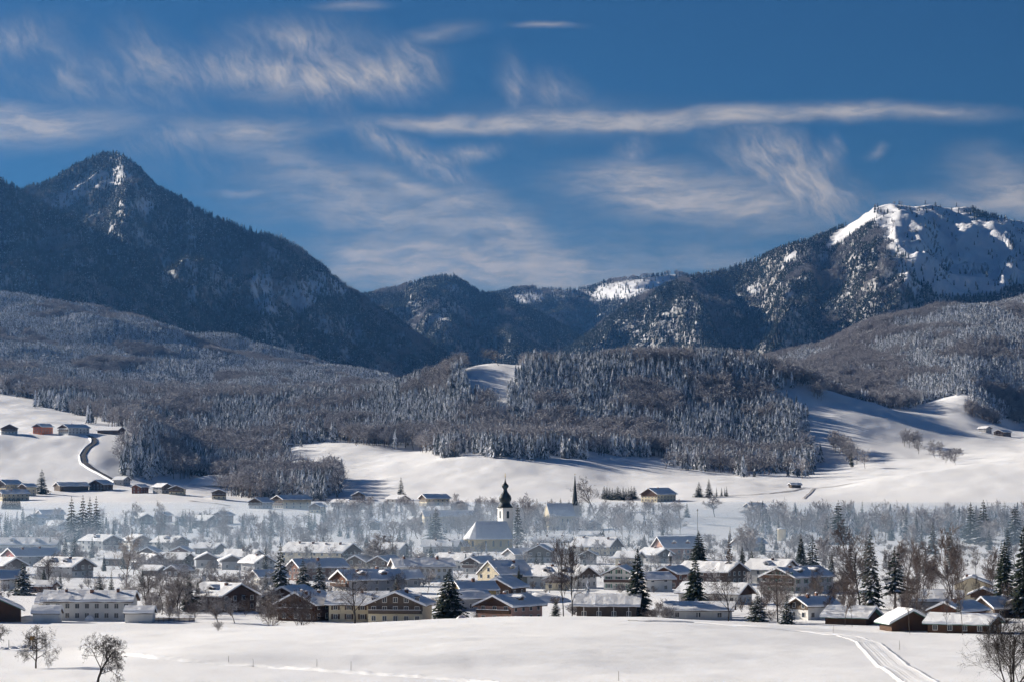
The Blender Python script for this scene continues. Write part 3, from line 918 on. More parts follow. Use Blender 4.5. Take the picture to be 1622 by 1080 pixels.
def forest(name, label, sets, P, kindidx, H, W):
    """P (n,3) points; kindidx picks from the joined list of shapes in sets; H heights; W width factors"""
    protos = [o for s in sets for o in PROTO[s]]
    me = bpy.data.meshes.new(name)
    me.vertices.add(len(P))
    me.vertices.foreach_set('co', P.astype(np.float32).ravel())
    rg = np.random.RandomState(len(P))
    a = me.attributes.new('tree_scale', 'FLOAT_VECTOR', 'POINT')
    a.data.foreach_set('vector', np.stack([H * W, H * W, H], 1).astype(np.float32).ravel())
    a = me.attributes.new('tree_turn', 'FLOAT_VECTOR', 'POINT')
    a.data.foreach_set('vector', np.stack([rg.normal(0, .03, len(P)), rg.normal(0, .03, len(P)), rg.rand(len(P)) * 6.28], 1).astype(np.float32).ravel())
    a = me.attributes.new('tree_kind', 'INT', 'POINT')
    a.data.foreach_set('value', kindidx.astype(np.int32))
    o = link(name, me)
    ng = bpy.data.node_groups.new(name + '_nodes', 'GeometryNodeTree')
    ng.interface.new_socket('Geometry', in_out='INPUT', socket_type='NodeSocketGeometry')
    ng.interface.new_socket('Geometry', in_out='OUTPUT', socket_type='NodeSocketGeometry')
    N, L = ng.nodes, ng.links
    gi, go = N.new('NodeGroupInput'), N.new('NodeGroupOutput')
    iop = N.new('GeometryNodeInstanceOnPoints')
    iop.inputs['Pick Instance'].default_value = True
    L.new(gi.outputs[0], iop.inputs['Points'])
    g2i = N.new('GeometryNodeGeometryToInstance')
    for p in protos:
        oi = N.new('GeometryNodeObjectInfo')
        oi.inputs['Object'].default_value = p
        oi.inputs['As Instance'].default_value = False
        one = N.new('GeometryNodeGeometryToInstance')
        L.new(oi.outputs['Geometry'], one.inputs[0])
        L.new(one.outputs[0], g2i.inputs[0])
    jn = N.new('GeometryNodeJoinGeometry')
    for n in reversed(list(N)):
        if n.bl_idname == 'GeometryNodeGeometryToInstance' and n is not g2i:
            L.new(n.outputs[0], jn.inputs[0])
    N.remove(g2i)
    L.new(jn.outputs[0], iop.inputs['Instance'])
    for nm, typ, sock in (('tree_scale', 'FLOAT_VECTOR', 'Scale'), ('tree_turn', 'FLOAT_VECTOR', 'Rotation'), ('tree_kind', 'INT', 'Instance Index')):
        na = N.new('GeometryNodeInputNamedAttribute')
        na.data_type = typ
        na.inputs['Name'].default_value = nm
        L.new(na.outputs['Attribute'], iop.inputs[sock])
    L.new(iop.outputs[0], go.inputs[0])
    md = o.modifiers.new('trees', 'NODES')
    md.node_group = ng
    tag(o, label, 'forest', kind='stuff')
    return o


FOREST = [(-300, 560), (-300, 590), (25, 622), (70, 640), (130, 655), (190, 675), (215, 690), (200, 712), (198, 750), (260, 758), (330, 759), (368, 784), (440, 792), (505, 790), (533, 783), (533, 762), (455, 748), (447, 706),
          (500, 697), (560, 700), (640, 710), (700, 717), (760, 721), (800, 719), (860, 725), (930, 719), (1058, 722), (1062, 738), (1120, 744), (1180, 748), (1285, 748), (1272, 660), (1238, 640), (1195, 626), (1240, 613),
          (1262, 604), (1290, 628), (1330, 634), (1380, 637), (1410, 652), (1450, 645), (1480, 632), (1530, 624), (1545, 640), (1528, 655), (1535, 673), (1622, 671), (1900, 680), (1900, 300), (-300, 300)]
CLEAR = [[(722, 560), (735, 602), (748, 626), (768, 638), (784, 642), (786, 690), (800, 690), (803, 640), (812, 612), (828, 588), (845, 582), (925, 586), (925, 560)],
         [(620, 640), (640, 632), (650, 642), (630, 650)], [(290, 700), (310, 690), (330, 706), (310, 716)]]
CONIF = [[(805, 600), (1010, 610), (1010, 690), (805, 690)], [(1055, 655), (1290, 640), (1290, 752), (1060, 742)], [(560, 590), (755, 590), (750, 690), (560, 700)], [(330, 655), (440, 650), (440, 700), (350, 700)],
         [(195, 700), (260, 700), (260, 760), (195, 760)], [(1525, 560), (1900, 560), (1900, 690), (1525, 690)]]
rgF = np.random.RandomState(3)


def wood_points(px0, px1, d0, d1, density, lift=0.0):
    area = (px1 - px0) / F * (d1 * d1 - d0 * d0) / 2
    n = int(area * density)
    d = np.sqrt(rgF.rand(n) * (d1 * d1 - d0 * d0) + d0 * d0)
    px = px0 + rgF.rand(n) * (px1 - px0)
    X = (px - CX) / F * d / 0.9985
    Z = z_ground(X, d)
    qx, qy = project(X, d, Z)
    return X, d, Z, qx, qy


def build_woods():
    # near hills in the middle and the lobes running down to the meadow
    X, Y, Z, qx, qy = wood_points(-120, 1300, 2600, 4300, 1 / 26.0)
    jx, jy = qx + 14 * fbm(X / 24, Y / 40, 3, 55), qy + 9 * fbm(X / 22, Y / 36, 3, 56)
    k = in_poly(jx, jy, FOREST)
    for c in CLEAR:
        k &= ~in_poly(qx * .6 + jx * .4, qy * .6 + jy * .4, c)
    # behind the crests nothing can be seen and nothing is planted there, save a margin
    X, Y, Z, qx, qy = X[k], Y[k], Z[k], qx[k], qy[k]
    con = np.zeros(len(X), bool)
    for c in CONIF:
        con |= in_poly(qx, qy, c)
    n = 1.2 * fbm(X / 52, Y / 70, 2, 77) + np.where(con, 0.42, -0.22) + np.where(qx < 460, 0.25, 0) + np.where((qx < 450) & (qy > 690), -.35, 0) + rgF.normal(0, .13, len(X))
    isc = n > 0
    H = np.where(isc, rgF.uniform(13, 26, len(X)), rgF.uniform(14, 24, len(X)))
    W = np.where(isc, rgF.uniform(.8, 1.1, len(X)), rgF.uniform(1.0, 1.55, len(X)))
    keep = (isc & (rgF.rand(len(X)) < .8)) | (rgF.rand(len(X)) < 0.36)
    idx = np.where(isc, rgF.randint(0, 4, len(X)), 4 + rgF.randint(0, 5, len(X)))
    P = np.stack([X, Y, Z - .3], 1)
    for lo, hi, lb in ((-200, 560, 'mixed frosted wood reaching down to the left meadow'), (560, 790, 'snowy spruce wood left of the white hilltop clearing'), (790, 1400, 'brown and frosted wood covering the rounded hill behind the church')):
        s = keep & (qx >= lo) & (qx < hi)
        forest('forest', lb, ['near', 'bare'], P[s], idx[s], H[s], W[s])
    # left wooded slope
    X, Y, Z, qx, qy = wood_points(-260, 800, 4300, 6350, 1 / 27.0)
    k = fbm(X / 120, Y / 160, 3, 15) > -9
    X, Y, Z, qx = X[k], Y[k], Z[k], qx[k]
    big = fbm(X / 150, Y / 200, 3, 8)
    isb = (fbm(X / 110, Y / 130, 3, 44) > 0.62)
    H = rgF.uniform(10, 16, len(X)) * (1 + 0.35 * np.clip(big, -.6, 1))
    idx = np.where(isb, 4 + rgF.randint(0, 5, len(X)), rgF.randint(0, 4, len(X)))
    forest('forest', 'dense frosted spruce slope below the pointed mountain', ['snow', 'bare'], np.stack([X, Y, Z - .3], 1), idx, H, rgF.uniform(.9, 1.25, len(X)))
    # right wooded hill
    X, Y, Z, qx, qy = wood_points(1000, 1900, 4000, 6350, 1 / 42.0)
    k = in_poly(qx, qy, FOREST) & (fbm(X / 60, Y / 80, 2, 19) > -.9)
    X, Y, Z, qx, qy = X[k], Y[k], Z[k], qx[k], qy[k]
    n = fbm(X / 110, Y / 160, 3, 61) + rgF.normal(0, .2, len(X)) + np.clip((qx - 1420) / 300, -.3, .5)
    isc = n > 0.05
    idx = np.where(isc, rgF.randint(0, 4, len(X)), 4 + rgF.randint(0, 5, len(X)))
    forest('forest', 'brown and frosted wood on the hill above the ski slope', ['snow', 'bare'], np.stack([X, Y, Z - .3], 1), idx, rgF.uniform(11, 18, len(X)), np.where(isc, 1.0, 1.15) * rgF.uniform(.85, 1.15, len(X)))


build_woods()

def build_mountain_woods():
    for m, dens, hh in zip(MTS, (1 / 38.0, 1 / 38.0, 1 / 52.0, 1 / 60.0, 1 / 50.0), ((10, 18), (10, 18), (11, 20), (12, 20), (11, 19))):
        p0, p1 = max(m.p0, -280), min(m.p1, 1860)
        area = (p1 - p0) / F * m.d * m.front * 0.81
        n = int(area * dens)
        px = p0 + rgF.rand(n) * (p1 - p0)
        t = 0.22 + rgF.rand(n) * 0.81
        X, Y, Z = m.surf(px, t)
        qx, qy = project(X, Y, Z)
        k = fbm(X / 55, Z / 110, 3, m.seed + 40) + rgF.normal(0, .3, n) > {'left': -.85, 'spur': -1.1}.get(m.name, -1.25)
        for poly, ch in SNOWFIELD.get(m.name, []):
            k &= ~(in_poly(qx, qy, poly) & (rgF.rand(n) > ch))
        X, Y, Z = X[k], Y[k], Z[k]
        H = rgF.uniform(*hh, len(X))
        isb = fbm(X / 160, Y / 200, 3, m.seed + 70) + rgF.normal(0, .25, len(X)) > 0.75
        idx = np.where(isb, 4 + rgF.randint(0, 5, len(X)), rgF.randint(0, 4, len(X)))
        forest('forest', 'spruce forest clinging to the ' + {'spur': 'dark spur at the picture edge', 'left': 'pointed mountain', 'middle': 'rounded mountain at the valley head', 'rear': 'distant ridge with clearings', 'right': 'flank of the high snowy mountain'}[m.name],
               ['mtn', 'bare'], np.stack([X, Y, Z - .4], 1), idx, H, rgF.uniform(.85, 1.2, len(X)))


build_mountain_woods()


# ------------------------------------------------------------------ houses
_win = {}


def window_mesh(w, h, sh):
    key = (round(w, 1), round(h, 1), sh.name if sh else '')
    if key not in _win:
        m = MB()
        m.box(-w / 2 - .12, w / 2 + .12, -.06, .05, -h / 2 - .12, h / 2 + .12, 0)
        m.box(-w / 2, -.04, -.085, -.055, -h / 2, h / 2, 1)
        m.box(.04, w / 2, -.085, -.055, -h / 2, h / 2, 1)
        if sh:
            m.box(-w / 2 - .12 - w * .5, -w / 2 - .13, -.08, .04, -h / 2 - .1, h / 2 + .1, 2)
            m.box(w / 2 + .13, w / 2 + .12 + w * .5, -.08, .04, -h / 2 - .1, h / 2 + .1, 2)
        _win[key] = m.mesh('window', [M_WHITE, M_GLASS, sh or M_WHITE])
    return _win[key]


rgH = random.Random(21)


def roof_parts(root, W, L, e, pitch, ov, ovg, th=0.22, snow=0.5, edge=None, seed=0, hip=0.0):
    p = math.tan(R(pitch))
    a = W / 2 + ov
    zl = e - ov * p + .04
    zr = e + W / 2 * p + .04
    y0, y1 = -L / 2 - ovg, L / 2 + ovg
    m = MB()
    m.extrude([(-a, zl), (0, zr), (a, zl), (a, zl + th), (0, zr + th), (-a, zl + th)], y0, y1)
    m.obj('roof', edge or M_ROOF, root)
    rg = random.Random(seed)
    t = snow
    n = max(4, int(L / 2))
    tab = {}

    def jit(x, y, z):
        k = (round(y, 2), round(x, 2), round(z, 2))
        if k not in tab:
            tab[k] = (rg.uniform(-.1, .1), rg.uniform(-.11, .11))
        return tab[k]
    b = th + .006
    q = a + .08
    m = MB()
    m.extrude([(-q, zl + b - .08 * p), (0, zr + b), (q, zl + b - .08 * p), (q + .06, zl + b + t * .5), (q - .25, zl + b + t * .95 + .1), (W * .2, zr - W * .2 * p + b + t * 1.02), (W * .05, zr - W * .05 * p + b + t * 1.02), (0, zr + b + t * .98),
               (-W * .05, zr - W * .05 * p + b + t * 1.02), (-W * .2, zr - W * .2 * p + b + t * 1.02), (-q + .25, zl + b + t * .95 + .1), (-q - .06, zl + b + t * .5)], y0 - .06, y1 + .06, 0, n, jit)
    m.obj('roof_snow', M_ROOFSNOW, root)
    return p, zr + th + t


def chimney(root, x, y, zbase, h, w=.8, brick=None):
    m = MB()
    m.box(x - w / 2, x + w / 2, y - w / 2, y + w / 2, zbase - 1.2, zbase + h)
    m.box(x - w / 2 - .08, x + w / 2 + .08, y - w / 2 - .08, y + w / 2 + .08, zbase + h, zbase + h + .15)
    c = m.obj('chimney', brick or M_BRICK, root)
    s = MB()
    s.lathe([(w * .55, zbase + h + .153), (w * .6, zbase + h + .3), (w * .35, zbase + h + .52), (w * .05, zbase + h + .58)], 8, (x, y))
    s.obj('chimney_snow', M_ROOFSNOW, c)


def side_windows(root, side, W, L, zs, n, w, h, sh, facing, skip=()):
    """side: 'f' front gable, 'l', 'r'"""
    me = window_mesh(w, h, sh)
    span = (W if side == 'f' else L)
    for z in zs:
        for i in range(n):
            if (i in skip):
                continue
            u = -span / 2 + span * (i + .5) / n
            if side == 'f':
                link('window', me, root, (u, -L / 2, z), 0)
            elif side == 'r':
                link('window', me, root, (W / 2, u, z), PI / 2)
            else:
                link('window', me, root, (-W / 2, u, z), -PI / 2)


def house(name, px, yb, W, L, e, rot, wall, up, opt, label, d0=765.0):
    X, Y, Z = on_ground(px, yb, d0)
    Z = float(z_ground(X, Y)[0])
    if Y > 1000:
        W, L, e = W * .93, L * .93, e * .95
    root = link(name, None, None, (X, Y, Z), R(rot) + math.atan2(-X, Y) * 0)
    tag(root, label, opt.get('cat', {'farmhouse': 'farmhouse', 'barn': 'barn', 'garage': 'garage', 'shed': 'shed', 'hotel': 'hotel'}.get(name, 'house')))
    pitch = opt.get('p', 22 + (int(px * 3 + yb) % 6))
    p = math.tan(R(pitch))
    r = e + W / 2 * p
    m = MB()
    m.extrude([(-W / 2, -2.0), (W / 2, -2.0), (W / 2, e), (0, r), (-W / 2, e)], -L / 2, L / 2)
    m.obj('wall', wall, root)
    ov, ovg = opt.get('ov', 1.1), opt.get('ovg', 1.2)
    _, top = roof_parts(root, W, L, e, pitch, ov, ovg, .22, opt.get('snow', .6), opt.get('edge'), int(px * 7 + yb))
    st = opt.get('st', 2 if e > 4 else 1)
    far = Y > 1750
    # wooden cladding of the gable and the upper walls
    if up:
        zc = opt.get('zc', e * .52 if st > 1 else e * .9)
        for (ya, yb_) in ((-L / 2 - .07, -L / 2 + .02), (L / 2 - .02, L / 2 + .07)):
            m = MB()
            m.extrude([(-W / 2 - .05, zc), (W / 2 + .05, zc), (W / 2 + .05, e - .02), (0, r - .03), (-W / 2 - .05, e - .02)], ya, yb_)
            m.obj('gable_cladding', up, root)
        if opt.get('upside', 0) and e - zc > .3:
            for (xa, xb) in ((-W / 2 - .07, -W / 2 + .02), (W / 2 - .02, W / 2 + .07)):
                m = MB()
                m.box(xa, xb, -L / 2 + .03, L / 2 - .03, zc + .003, e - .04)
                m.obj('side_cladding', up, root)
    # windows on the walls turned towards the valley
    if not opt.get('nowin'):
        rr = R(rot)
        zs = [1.5 + 2.75 * k for k in range(st) if 1.5 + 2.75 * k < e + (.4 if st > 1 else 0)]
        w, h = (1.15, 1.35)
        sh = opt.get('sh')
        nf = opt.get('nf', max(2, int(W / 3.4)))
        nl = opt.get('nl', max(2, int(L / 4.0)))
        if math.cos(rr) > .15:
            side_windows(root, 'f', W, L + .16 * (1 if up else 0), zs + ([zs[-1] + 2.6] if (opt.get('attic') and r > zs[-1] + 3.4) else []), nf, w, h, sh, 0)
        # right wall normal (cos, sin); turned to the camera when sin < 0
        k = .16 * (1 if (up and opt.get('upside')) else 0)
        if math.sin(rr) < -.2:
            side_windows(root, 'r', W + k, L, zs, nl, w, h, sh, 0)
        if math.sin(rr) > .2:
            side_windows(root, 'l', W + k, L, zs, nl, w, h, sh, 0)
    if opt.get('bal'):
        for zb in ([3.0] if opt['bal'] == 1 else [3.0, 5.6]):
            bw = W / 2 - .2 if zb < e else W / 2 - 2.2
            m = MB()
            m.box(-bw, bw, -L / 2 - 1.25, -L / 2 - .08, zb - .15, zb)
            m.box(-bw, bw, -L / 2 - 1.25, -L / 2 - 1.15, zb + .003, zb + .95)
            m.box(-bw, -bw + .1, -L / 2 - 1.14, -L / 2 - .08, zb + .003, zb + .95)
            m.box(bw - .1, bw, -L / 2 - 1.14, -L / 2 - .08, zb + .003, zb + .95)
            b = m.obj('balcony', opt.get('balm', M_WOOD), root)
            s = MB()
            s.box(-bw - .03, bw + .03, -L / 2 - 1.3, -L / 2 - 1.1, zb + .955, zb + 1.08)
            s.obj('balcony_snow', M_ROOFSNOW, b)
    if opt.get('door'):
        m = MB()
        m.box(-.55, .55, -L / 2 - .14, -L / 2 - .02, -.2, 2.0)
        m.obj('door', M_WOODG, root)
    for i in range(opt.get('ch', 0)):
        y = -L / 2 + L * (i + .6) / (opt['ch'] + .4)
        x = rgH.choice((-1, 1)) * W * rgH.uniform(.06, .16)
        chimney(root, x, y, r - abs(x) * p + .3, rgH.uniform(1.0, 1.5), rgH.uniform(.7, 1.0))
    if W >= 12 and L >= 15 and Y < 1700 and not opt.get('posts') and int(px + yb) % 3 != 0:
        sd = 1 if math.sin(R(rot)) < 0 else -1
        for k in range(1 if L < 20 else 2):
            y = -L / 2 + L * (k + .75) / (1.6 if L < 20 else 2.6)
            xa, xb = W * .12, W * .36
            zb_ = r - xb * p
            hw, hh = 1.15, 1.25
            zt_ = zb_ + .9 + hh * .55
            m = MB()
            m.box(min(sd * xa, sd * xb), max(sd * xa, sd * xb), y - hw, y + hw, zb_ - .3, zt_)
            dm = m.obj('dormer', up or wall, root)
            m = MB()
            prof = [(-hw - .3, zt_ - .12), (0, zt_ + .55), (hw + .3, zt_ - .12), (hw + .35, zt_ + .3), (0, zt_ + 1.0), (-hw - .35, zt_ + .3)]
            m.extrude(prof, -.2, xb - xa + .5)
            m.v = [(sd * (xb + .35 - yy), y + xx * (1 if sd < 0 else -1) * -1, zz) for xx, yy, zz in m.v]
            if sd > 0:
                m.f = [tuple(reversed(f)) for f in m.f]
            m.obj('dormer_snow', M_ROOFSNOW, dm)
            g = MB()
            x_ = sd * (xb + .03)
            g.box(min(x_, x_ - sd * .04), max(x_, x_ - sd * .04), y - .55, y + .55, zt_ - 1.05, zt_ - .2)
            g.obj('dormer_window', M_GLASS, dm)
    if opt.get('posts'):
        sx = -W / 2 - ov + .3 if math.sin(R(rot)) > 0 else W / 2 + ov - .3
        for k in range(opt['posts']):
            m = MB()
            y = -L / 2 + L * (k + .5) / opt['posts']
            m.box(sx - .12, sx + .12, y - .12, y + .12, -1, e - .4)
            m.obj('post', M_WHITE, root)
    return root


WH, CRM, YEL, GRY, PNK = M_PLASTER, M_CREAM, M_YELLOW, M_GREY, M_PINK
WD, WDR, WDG = M_WOOD, M_WOODR, M_WOODG
HOUSES = [
    # ---- front row along the edge of the field
    ('guesthouse', 143, 981, 11, 26, 5.7, 88, WH, None, dict(ch=3, nl=9, st=2, ovg=.8, cat='house'), 'long white two storey house with even window rows, facing the open field'),
    ('house', 84, 975, 8, 7, 4.2, 88, WH, WD, dict(nowin=1, snow=.7), 'small snow capped annex at the end of the long white house'),
    ('garage', 75, 985, 5.5, 7.4, 2.6, 88, WH, None, dict(nowin=1, snow=.8, ov=.5, ovg=.5), 'white garage under thick snow, dark barn on one side, long white house behind'),
    ('garage', 222, 985, 5.5, 8, 2.7, 88, WH, None, dict(nowin=1, snow=.8, ov=.5, ovg=.4), 'white garage under thick snow beside the low dark fence'),
    ('barn', -10, 983, 15, 15, 3.6, 12, WD, WD, dict(edge=M_GREEN, nowin=1, zc=0, p=24), 'dark wooden barn with green roof edge at the picture border'),
    ('house', 488, 982, 12.5, 14, 4.9, -26, WD, WD, dict(ch=3, zc=2.6, upside=1, nf=3, bal=1), 'dark brown wooden chalet with three chimneys behind the bare shrubs'),
    ('house', 464, 968, 12.5, 12, 4.7, -26, WH, WD, dict(zc=2.7, bal=1), 'dark gabled chalet tucked behind the brown chalet with three chimneys'),
    ('farmhouse', 634, 985, 16, 16, 5.3, -8, CRM, WDG, dict(bal=1, zc=3.6, ch=1, balm=WDG, nf=5, attic=1), 'big cream farmhouse with broad weathered wooden gable, large spruce beside it'),
    ('farmhouse', 568, 983, 11, 16, 5.2, 84, CRM, None, dict(nl=4, sh=WD, ch=1), 'cream side wing with snowy roof joined to the broad wooden gable'),
    ('house', 808, 985, 12, 16, 5.0, -34, PNK, WD, dict(zc=5.0, bal=1, ch=1), 'rose brown chalet whose base hides behind the field crest'),
    ('shed', 963, 978, 13, 18, 3.9, 84, WDG, None, dict(nl=4, p=22, posts=4, st=1), 'long open shed with pale posts and smooth snowy roof'),
    ('house', 890, 930, 17, 23, 4.7, 58, WH, WDG, dict(ch=2, zc=4, bal=0), 'large white house with sweeping sunlit roof behind the tall bare tree'),
    ('house', 883, 934, 8, 8, 4.2, -14, CRM, WDR, dict(zc=3.2, bal=1, nf=2), 'small brown gable built onto the front of the sweeping sunlit roof'),
    ('house', 986, 933, 12.5, 12, 6.0, -16, WH, None, dict(sh=M_GREEN, bal=1, ch=1, attic=1), 'white gabled house with green shutters next to the dark spruce'),
    ('house', 1034, 936, 10, 12, 4.8, -62, WH, None, dict(ch=0), 'shaded house with bluish snowy roof right behind the dark spruce'),
    ('house', 1066, 931, 10.5, 12, 6.0, -34, WDR, WDR, dict(zc=2.0, nf=4, bal=1, ch=1, upside=1), 'red brown timber house with a row of white windows'),
    ('barn', 1128, 924, 17, 24, 5.2, 56, WD, WD, dict(zc=1, nl=3, upside=1, ch=1), 'big dark brown barn with bright snowy roof beside the red brown timber house'),
    ('house', 1133, 955, 11, 22, 3.6, 60, WH, WD, dict(ch=1, zc=3), 'low white house with wide snowy roof in front of the big brown barn'),
    ('shed', 1108, 980, 9, 19, 2.9, 82, WH, None, dict(posts=5, nl=3, p=20, st=1), 'open carport with white posts at the crest of the field'),
    ('guesthouse', 1264, 937, 15, 27, 6.0, -40, WH, WDG, dict(bal=2, zc=3.0, nl=5, ch=2, sh=M_GREEN, attic=1, cat='house'), 'large white guesthouse with wooden balconied gable and two window rows'),
    ('house', 1222, 922, 15, 18, 5.6, 56, WH, None, dict(ch=1), 'rear wing with bright roof behind the balconied guesthouse gable'),
    ('house', 1318, 934, 9, 10, 3.2, 60, WDR, None, dict(snow=.8), 'low snowed in outbuilding at the far end of the large guesthouse'),
    ('house', 1288, 980, 8.5, 11, 4.2, -56, WH, WDG, dict(ch=2, nl=3, zc=3), 'small white house with two chimneys below the large guesthouse'),
    ('shed', 1350, 988, 9, 13, 2.3, 58, WD, None, dict(edge=M_GREEN, nowin=1, snow=.7), 'low shed with green roof edge among thin bare trunks'),
    ('shed', 1435, 998, 12, 9, 2.4, 14, WD, WD, dict(edge=M_GREEN, nowin=1, snow=.6, zc=0), 'low dark shed with shallow gable between two slender trunks'),
    ('house', 1528, 1001, 12, 17, 2.6, 62, WD, WD, dict(edge=M_GREEN, nf=3, zc=0, snow=.6, p=18), 'low dark house with broad glittering roof at the crest, nearest the big bare shrub'),
    ('house', 1518, 984, 10, 14, 3.4, -40, WDR, WDR, dict(ch=2, zc=1.5), 'brown gabled house rising behind the broad glittering roof'),
    ('house', 1540, 954, 11.5, 11, 6.2, -10, CRM, None, dict(ch=1, nf=2, nl=2, nowin=1), 'tall cream house with plain gable beside the paired dark spruces'),
    ('house', 1558, 960, 8, 7, 4.0, -12, CRM, WD, dict(zc=3, nf=1), 'small porch gable in front of the tall cream house'),
    ('house', 1474, 963, 10, 19, 2.7, 84, GRY, None, dict(snow=.8, nowin=1), 'long low house almost buried in snow beneath the reddish birch'),
    ('house', 1600, 976, 11, 19, 2.9, -64, WDG, None, dict(ch=1, snow=.6), 'house with wide blue shadowed roof under the paired dark spruces'),
    # ---- left part of the village
    ('house', 50, 895, 16, 24, 4.8, -55, GRY, M_RED, dict(zc=.5, ch=2, nf=3), 'wide grey house with reddish gable panel near the snowy spruce pair'),
    ('house', 40, 873, 14, 40, 4.2, 84, WH, None, dict(nl=8, ch=1), 'very long flat roofed hall behind the reddish gable house'),
    ('house', 103, 913, 13.5, 22, 4.8, 54, GRY, WD, dict(zc=2.6, ch=2), 'dark gabled house with long sunlit roof above the brown garage'),
    ('house', 10, 909, 12.5, 13, 4.2, 46, WDR, WD, dict(zc=2.5), 'brown gabled house cut by the picture border, bright roof'),
    ('house', 8, 934, 10.5, 11, 4.6, -48, WH, None, dict(sh=WD), 'pale house with dark shutters behind the dense spruce'),
    ('garage', 68, 938, 6, 9, 2.8, 74, WDR, None, dict(nowin=1, snow=.6), 'brown double garage beneath the long sunlit roof'),
    ('house', 160, 870, 15, 20, 5.4, 50, WH, WD, dict(zc=2.8, ch=2, bal=1), 'dark gabled house, first of the three in a row before the spruces'),
    ('house', 217, 869, 13, 13, 5.2, 36, WH, WD, dict(zc=2.8, ch=1, bal=1), 'dark gabled house, middle one of the three in a row'),
    ('house', 270, 872, 13.5, 17, 5.2, 52, WH, WDG, dict(zc=2.8, ch=1, attic=1), 'grey gabled house, last of the three in a row before the spruces'),
    ('house', 184, 895, 9, 10, 3.6, 66, WDG, None, dict(), 'small cottage with bright roof left of the frosted tree'),
    ('house', 237, 901, 12.5, 15, 3.8, 34, GRY, None, dict(ch=1), 'grey gabled house with green shaded roof edge and bright roof'),
    ('house', 278, 897, 11, 15, 3.8, 64, WDG, None, dict(ch=1), 'house with glowing rectangular roof right of the green shaded gable'),
    ('garage', 243, 911, 6, 9, 2.6, 58, WDG, None, dict(nowin=1), 'small shed with bright lean roof below the green shaded gable'),
    ('shed', 283, 913, 7, 8, 3.0, -34, WD, WD, dict(zc=1), 'little dark shed with white edged gable beside a snowy spruce'),
    ('house', 238, 886, 9, 10, 4.0, -10, GRY, WDG, dict(), 'white rimmed gable peeping out behind the bright roofs'),
    ('house', 288, 884, 9, 10, 4.0, -6, WDR, WDR, dict(), 'brown white rimmed gable peeping out beside a thin spruce'),
    ('house', 332, 877, 10, 13, 3.6, 64, WDG, None, dict(ch=1), 'cottage with plain bright roof standing by the hazy trees'),
    ('house', 385, 894, 12, 18, 4.2, 58, CRM, None, dict(ch=1), 'cream house with broad sunlit roof in the frosted gardens'),
    ('house', 328, 898, 10.5, 12, 4.2, 8, GRY, WDG, dict(), 'grey gable in haze among frosted garden trees'),
    ('house', 366, 901, 10, 12, 4.2, 10, GRY, WDG, dict(), 'second grey gable in haze beside the broad sunlit roof'),
    ('house', 352, 967, 15, 15, 5.0, 50, WD, WD, dict(zc=1, ch=2, upside=1), 'dark house with glittering roof half hidden by the spruce pair and shrubs'),
    ('house', 408, 905, 11, 12, 4.4, 38, GRY, None, dict(ch=1), 'pale gabled house left of the tall snowy spruce'),
    ('house', 425, 925, 9, 12, 3.2, -60, WH, None, dict(), 'low pale house beside the foot of the tall snowy spruce'),
    # ---- middle of the village
    ('hotel', 508, 890, 19, 38, 5.4, 60, CRM, WD, dict(zc=3, ch=4, nl=8, bal=1), 'large hotel with wide swept snowy roof and chimneys'),
    ('house', 503, 918, 12.5, 22, 5.6, -62, WDR, WDR, dict(zc=2.2, ch=3, nf=3, nl=5), 'long house with sunlit red brown gable behind the snowy spruces'),
    ('house', 584, 939, 13, 25, 5.4, -58, GRY, WDR, dict(zc=2.6, ch=2, nf=4, bal=1), 'house with red brown balcony gable and long bluish roof'),
    ('house', 572, 905, 9, 12, 5.0, -22, CRM, WDG, dict(), 'slim cream gable right of the long house'),
    ('house', 611, 906, 9.5, 12, 5.0, -30, WH, WD, dict(), 'dark little gable at the end of the long white civic building'),
    ('house', 668, 919, 13, 25, 6.2, -76, WH, None, dict(nl=10, ch=3, st=2), 'long white civic building with a line of dark windows'),
    ('house', 636, 928, 11, 13, 3.4, -70, GRY, None, dict(), 'low snow covered roof in front of the long white civic building'),
    ('house', 722, 902, 12.5, 17, 4.6, 60, WH, WDG, dict(ch=2), 'house with two toned roof between civic building and yellow house'),
    ('house', 760, 908, 9.5, 13, 5.2, -36, GRY, WD, dict(bal=1), 'narrow dark gable just behind the yellow white house'),
    ('house', 801, 929, 13.5, 19, 5.2, -48, M_CREAM, None, dict(p=36, ch=2, nf=3, attic=1, ov=.5, ovg=.4), 'yellow white house with steep roof blue on its shaded side'),
    ('house', 799, 936, 8, 8, 3.6, -28, CRM, WD, dict(zc=3), 'small dark gable in front of the yellow white house'),
    ('house', 752, 953, 8, 12, 4.4, -68, YEL, None, dict(ch=1, nowin=1), 'yellow walled cottage with sloping eave behind the large spruce'),
    ('house', 738, 966, 9, 12, 4.0, -66, GRY, None, dict(), 'grey cottage roof pressed against the large spruce'),
    ('house', 801, 943, 11, 12, 3.4, -28, WD, WD, dict(zc=1), 'black brown gable below the yellow white house'),
    ('house', 857, 890, 13.5, 15, 5.2, -8, GRY, WDG, dict(ch=1), 'blue shaded broad gable below the onion domed church'),
    ('house', 945, 879, 15.5, 24, 5.2, 60, CRM, WDG, dict(ch=4, zc=4.5, p=30), 'big house with bright steep roof and many dormers and chimneys'),
    ('house', 932, 893, 8, 9, 4.6, -4, GRY, WDG, dict(), 'small gable set before the bright steep roof'),
    ('house', 997, 895, 10, 11, 4.0, 62, CRM, None, dict(), 'cream cottage half hidden by the dark spruce'),
    ('house', 1038, 891, 12, 13, 4.4, 42, GRY, WDG, dict(ch=1), 'grey gabled house in front of the half hipped barn'),
    ('barn', 1072, 886, 15, 22, 6.2, -64, PNK, None, dict(p=36, nl=4, ov=.6), 'tall rose walled barn with steep hazy roof'),
